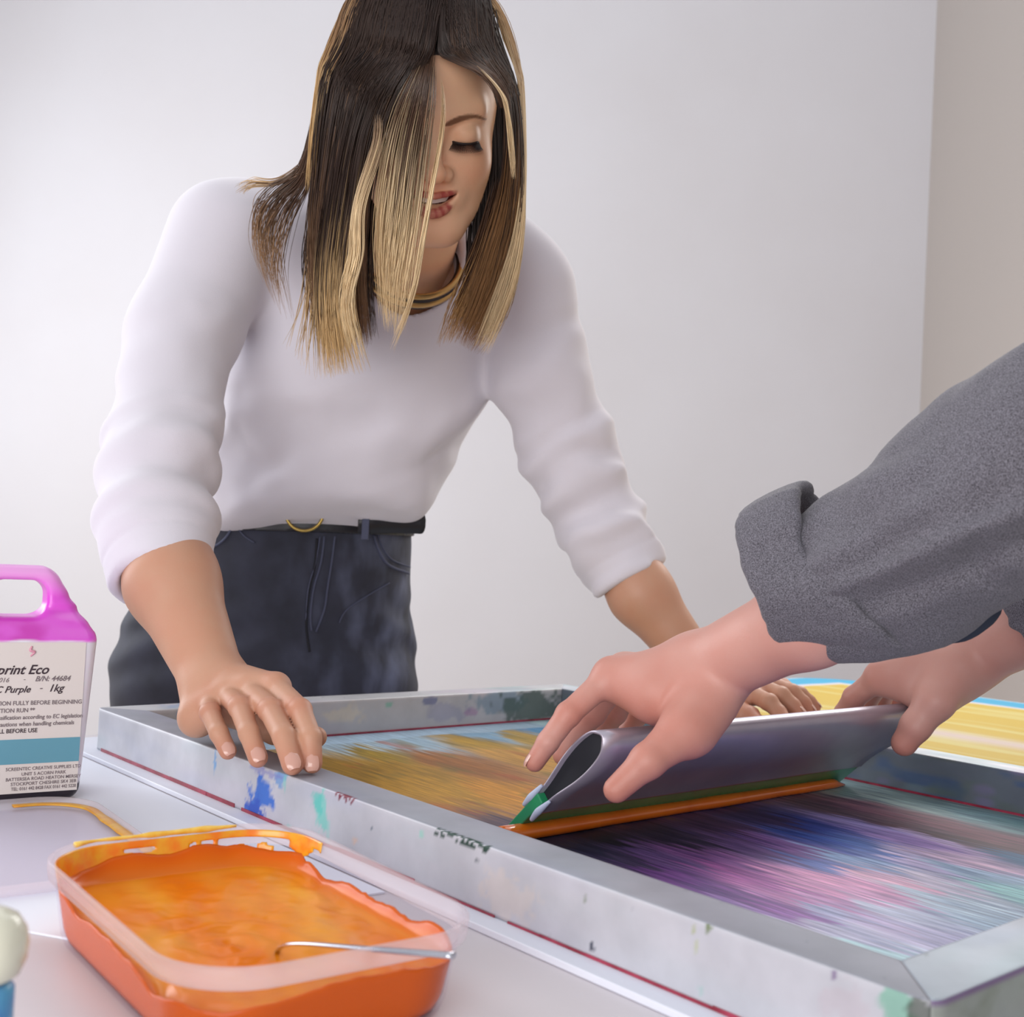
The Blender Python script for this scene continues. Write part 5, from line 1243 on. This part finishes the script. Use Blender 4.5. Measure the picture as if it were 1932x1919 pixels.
# far hand on the other end of the grip
wf = W(1838, 1238, 1.09)
mcf = [W(1662, 1276, 1.125), W(1672, 1268, 1.160), W(1690, 1268, 1.190), W(1712, 1274, 1.215)]
fgf = [[W(1612, 1316, 1.150), W(1592, 1345, 1.165), W(1582, 1370, 1.172)], [W(1635, 1325, 1.19), W(1622, 1352, 1.20), W(1612, 1375, 1.20)], [W(1662, 1325, 1.215), W(1652, 1352, 1.22), W(1645, 1372, 1.22)], [W(1690, 1325, 1.235), W(1680, 1348, 1.24), W(1674, 1366, 1.24)]]
frf = [(.0120, .0108, .0095, .0085), (.0112, .0100, .0090, .0082), (.0106, .0096, .0086, .0078), (.0096, .0088, .0080, .0072)]
tf = [W(1800, 1262, 1.075), W(1765, 1322, 1.065), W(1728, 1370, 1.066), W(1706, 1402, 1.070)]
HF = hand(wf, .0270, mcf, fgf, frf, tf, (.0225, .0175, .0130, .0118), [(wf, W(1735, 1282, 1.11), .0270, .0235), (W(1735, 1282, 1.11), W(1680, 1285, 1.125), .0225, .014), (W(1800, 1275, 1.09), W(1762, 1315, 1.085), .026, .021)])
elf = W(2150, 1075, .965)
HF.insert(0, (.02, [RC(wf, elf, .0275, .040, .02)]))
lo, hi = bounds([wf, elf]+mcf+[f[-1] for f in fgf]+tf, .055)
Vf, Qf = surf(HF, lo, hi, .0019)
shn = np.array([.52, .60, HC+.26]); shf = np.array([.74, .86, HC+.25]); nb = np.array([.68, .76, HC+.31]); hp = np.array([.93, .42, .93])
V2h, Q2h, C2h = head_mesh(.0032, [(0, -.03, -.07), HPQ.inv(nb)])
hl, hr = hp+[D2[0]*.09, D2[1]*.09, -.02], hp-[D2[0]*.09, D2[1]*.09, .02]
kl, kr = hl+[.0, -.02, -.45], hr+[.0, -.02, -.45]; al, ar = kl+[.03, -.03, -.37], kr+[.03, -.03, -.37]
T2 = [(.03, [RC((shn+shf)/2+[.03, -.03, -.08], hp, .11, .11, .05), RC(shn, shf, .045, .045, .04), RC(nb, (shn+shf)/2, .05, .06, .03)]), (.02, [RC(shn, eln, .044, .036, .02)]), (.02, [RC(shf, elf, .044, .038, .02)]),
      (.03, [RC(hl, kl, .08, .05, .02), RC(kl, al, .05, .033, .02)]), (.03, [RC(hr, kr, .08, .05, .02), RC(kr, ar, .05, .033, .02)])]
lo, hi = bounds([shn, shf, eln, elf, hp, al, ar, nb], .13); V2t, Q2t = surf(T2, lo, hi, .008)
V2, Q2 = joinq([(Vn, Qn), (Vf, Qf), (HPQ(V2h), Q2h), (V2t, Q2t)])
SK2 = np.array(lin((200, 150, 138))[:3]); C2 = np.tile(SK2, (len(V2), 1)); n0 = len(Vn)+len(Vf); C2[n0:n0+len(V2h)] = C2h
redden(V2[:len(Vn)], C2[:len(Vn)], [f[0] for f in fgn]+[f[-1] for f in fgn]+[tn_[-1]]+mcn[:1], .014, .6)
redden(V2[:len(Vn)], C2[:len(Vn)], tn_[1:3]+[W(1270, 1325, .85), W(1200, 1330, .87)], .024, .45)
redden(V2[len(Vn):n0], C2[len(Vn):n0], [f[0] for f in fgf]+[f[-1] for f in fgf]+[tf[-1], mcf[0]], .016, .5)
mobj('body', V2, Q2, m_skin, p2, cols=C2)
nail(p2, fgn[0][2], fgn[0][1], frn[0][3], nrm([-.9, -.1, .35])); nail(p2, fgf[0][2], fgf[0][1], frf[0][3], nrm([-.8, .2, .4]))
# shirt with rolled sleeves
m_sh, N, L, b_ = nodemat('grey_chambray')
tc = N.new('ShaderNodeTexCoord'); n1 = N.new('ShaderNodeTexNoise'); n1.inputs['Scale'].default_value = 1500; n1.inputs['Detail'].default_value = 3; L.new(tc.outputs['Object'], n1.inputs['Vector'])
cr = N.new('ShaderNodeValToRGB'); cr.color_ramp.elements[0].position = .32; cr.color_ramp.elements[0].color = lin((38, 36, 42)); cr.color_ramp.elements[1].position = .66; cr.color_ramp.elements[1].color = lin((124, 121, 131))
L.new(n1.outputs['Fac'], cr.inputs[0]); L.new(cr.outputs[0], b_.inputs['Base Color']); setp(b_, Roughness=.9, Sheen_Weight=.1)
bp = N.new('ShaderNodeBump'); bp.inputs['Strength'].default_value = .35; bp.inputs['Distance'].default_value = .0008; L.new(n1.outputs['Fac'], bp.inputs['Height']); L.new(bp.outputs[0], b_.inputs['Normal'])
s0, s1, s2, s3 = W(1582, 1098, .790), W(1700, 1050, .765), W(1845, 950, .722), W(1985, 860, .690)
ud = nrm(s1-s0)
slN = [RC(s0-ud*.05, s0, .045, .047, .02), RC(s0, s1, .0470, .0540, .02), RC(s1, s2, .0540, .0560, .03), RC(s2, s3, .0560, .060, .03), RC(s3, shn+[0.02, 0, 0], .060, .068, .03)]
slN += [cut_end(s0-ud*.036, -ud, .006), RC(s0-ud*.10, s0-ud*.02, .039, .040, .006, op=-1)]
slF = [RC(W(2010, 1140, 1.0), elf, .047, .056, .02), RC(elf, shf, .058, .066, .03), cut_end(W(2010, 1140, 1.0), W(1838, 1238, 1.09)-elf, .006), RC(wf, W(2040, 1128, .99), .038, .040, .006, op=-1)]
bodyS = [RC((shn+shf)/2+[.02, -.02, -.06], hp+[0, 0, .02], .150, .150, .06), RC(shn, shf, .06, .06, .05)]+[RC(nb-[0, 0, .03], nb+[-.04, .03, .1], .06, .062, .01, op=-1)]
seamdir = nrm(s2-s0)
def shdisp(p):
    wr_ = fbm(p*[9, 9, 9]+2.*fbm(p*7., 51, 2)[..., None], 53, 2)
    return shd0(p)+np.abs(wr_-.5)*-.022+.003
def shd0(p):
    q = p-s0; t = q@seamdir; side = nrm(np.cross(seamdir, [.1, -.9, .35])); x = q@side
    near = ((p-s1)**2).sum(-1) < .09
    d = -.0085*np.exp(-((x-.012-.10*t)/.006)**2)*np.clip(t/.05, 0, 1)+.0060*np.exp(-((x-.026-.10*t)/.007)**2)*np.clip(t/.05, 0, 1)-.0045*np.exp(-((x+.008-.05*t)/.008)**2)*np.clip(t/.04, 0, 1)*np.clip((.16-t)/.05, 0, 1)
    d = d-.007*np.exp(-((t-.215+x*.55)/.020)**2)+.006*np.exp(-((t-.185+x*.6)/.014)**2)
    d = np.where(near, d, 0)
    return d+(fbm(p*15., 31, 3)-.5)*.016
lo, hi = bounds([s0, shn, shf, elf, hp, W(2010, 1140, 1.0), eln], .17)
Vq, Qq = surf([(.0, bodyS), (.02, slN), (.02, slF)], lo, hi, .0040, disp=shdisp)
shirt = mobj('shirt', Vq, Qq, m_sh, p2)
# the turned-up cuff
c0 = W(1508, 1076, .800); cdir = nrm(W(1600, 1040, .785)-W(1480, 1090, .806))
u1 = nrm(np.cross(cdir, [0, 1, .2])); u2 = np.cross(u1, cdir)
def cuff(c, d, R1, wd, th, parent, seed=0, sk=.0, ell=1.0, nm='cuff', lowr=0.):
    a1 = nrm(np.cross(d, [0, 1, .2])); a2 = np.cross(a1, d); R = []
    th_ = np.linspace(0, 2*np.pi, 72, endpoint=False)
    pf = [(0, 0), (-.004, .35), (-.002, .75), (.25, 1.0), (.6, 1.02), (.92, .95), (1.0, .7), (.97, .2), (.6, .05), (.3, .0)]
    for a in list(th_)+[0]:
        nn_ = fbm(np.array([[math.cos(a)*2.2, math.sin(a)*2.2, seed]]), 3, 3)[0]-.5; n2_ = fbm(np.array([[math.cos(a)*5, math.sin(a)*5, seed+4.]]), 6, 2)[0]-.5
        row = []
        for s_, t_ in pf:
            rr = R1*(1+.10*nn_)+th*t_*(1+.5*n2_); dz_ = max(0, -(a1*math.cos(a)+a2*math.sin(a)*ell)[2]); ww = wd*(1+.22*nn_+lowr*dz_)
            rr += lowr*.046*dz_*max(0, s_-.15)
            row.append(c+d*(ww*(s_-.5)+wd*lowr*.5*dz_+.010*n2_+sk*math.cos(a))+(a1*math.cos(a)+a2*math.sin(a)*ell)*rr)
        R.append(np.array(row))
    V, Fc = rings(R, (False, False)); o = mobj(nm, V, Fc, m_sh, parent); m = o.modifiers.new('s', 'SUBSURF'); m.levels = 1; m.render_levels = 1; return o
cuff(c0, cdir, .0425, .046, .0125, shirt, 2, .003, lowr=.75)
fp = smoothpath([W(1775, 1196, .757), W(1815, 1184, .757), W(1855, 1160, .757), W(1886, 1134, .757)], 14)
V, Fc = tube(fp, [.003, .008, .0095, .010, .0095, .009, .007, .003], 12, 14, flat=((0, 1, .2), .6)); mobj('cuff_flap', V, Fc, mat('dark_shirt_lining', (44, 50, 66), .9), shirt)
cuff(W(2000, 1143, 1.005), nrm(elf-wf), .040, .045, .008, shirt, 5)
# trousers, hair, shoes: out of the picture but part of the person
m_tr = mat('navy_trousers', (44, 50, 70), .8)
g = [(.04, [RC(hp+[0, 0, .02], hp-[0, 0, .06], .135, .145, .04)]), (.03, [RC(hl-[0, 0, .05], kl, .095, .065, .02), RC(kl, al+[0, 0, .02], .065, .048, .02)]), (.03, [RC(hr-[0, 0, .05], kr, .095, .065, .02), RC(kr, ar+[0, 0, .02], .065, .048, .02)])]
lo, hi = bounds([hp, al, ar, hl, hr], .16); V, Q = surf(g, lo, hi, .008); mobj('trousers', V, Q, m_tr, p2)
for an in (al, ar):
    g = [(0, [RC(an+[.05, -.05, -.035], an+[-.10, .10, -.045], .044, .036, .02)])]; lo, hi = bounds([an+[.1, -.1, -.08], an+[-.15, .15, .03]], .05); V, Q = surf(g, lo, hi, .006); V[:, 2] = np.maximum(V[:, 2], .001); mobj('shoe', V, Q, m_shoe, p2)
g = [(0, [EL((0, -.024, .046), (.088, .102, .096), .01), RC((-.05, -.055, .0), (-.045, -.060, -.06), .045, .035, .04), RC((.05, -.055, .0), (.045, -.060, -.06), .045, .035, .04), EL((0, .075, -.012), (.062, .075, .075), .008, -1)])]
V, Q = surf(g, (-.12, -.15, -.15), (.12, .12, .16), .004, disp=lambda p: (vnoise(p*[150, 20, 20], 3)-.5)*.003); mobj('hair', HPQ(V), Q, mat('brown_hair', (60, 44, 34), .55), p2)
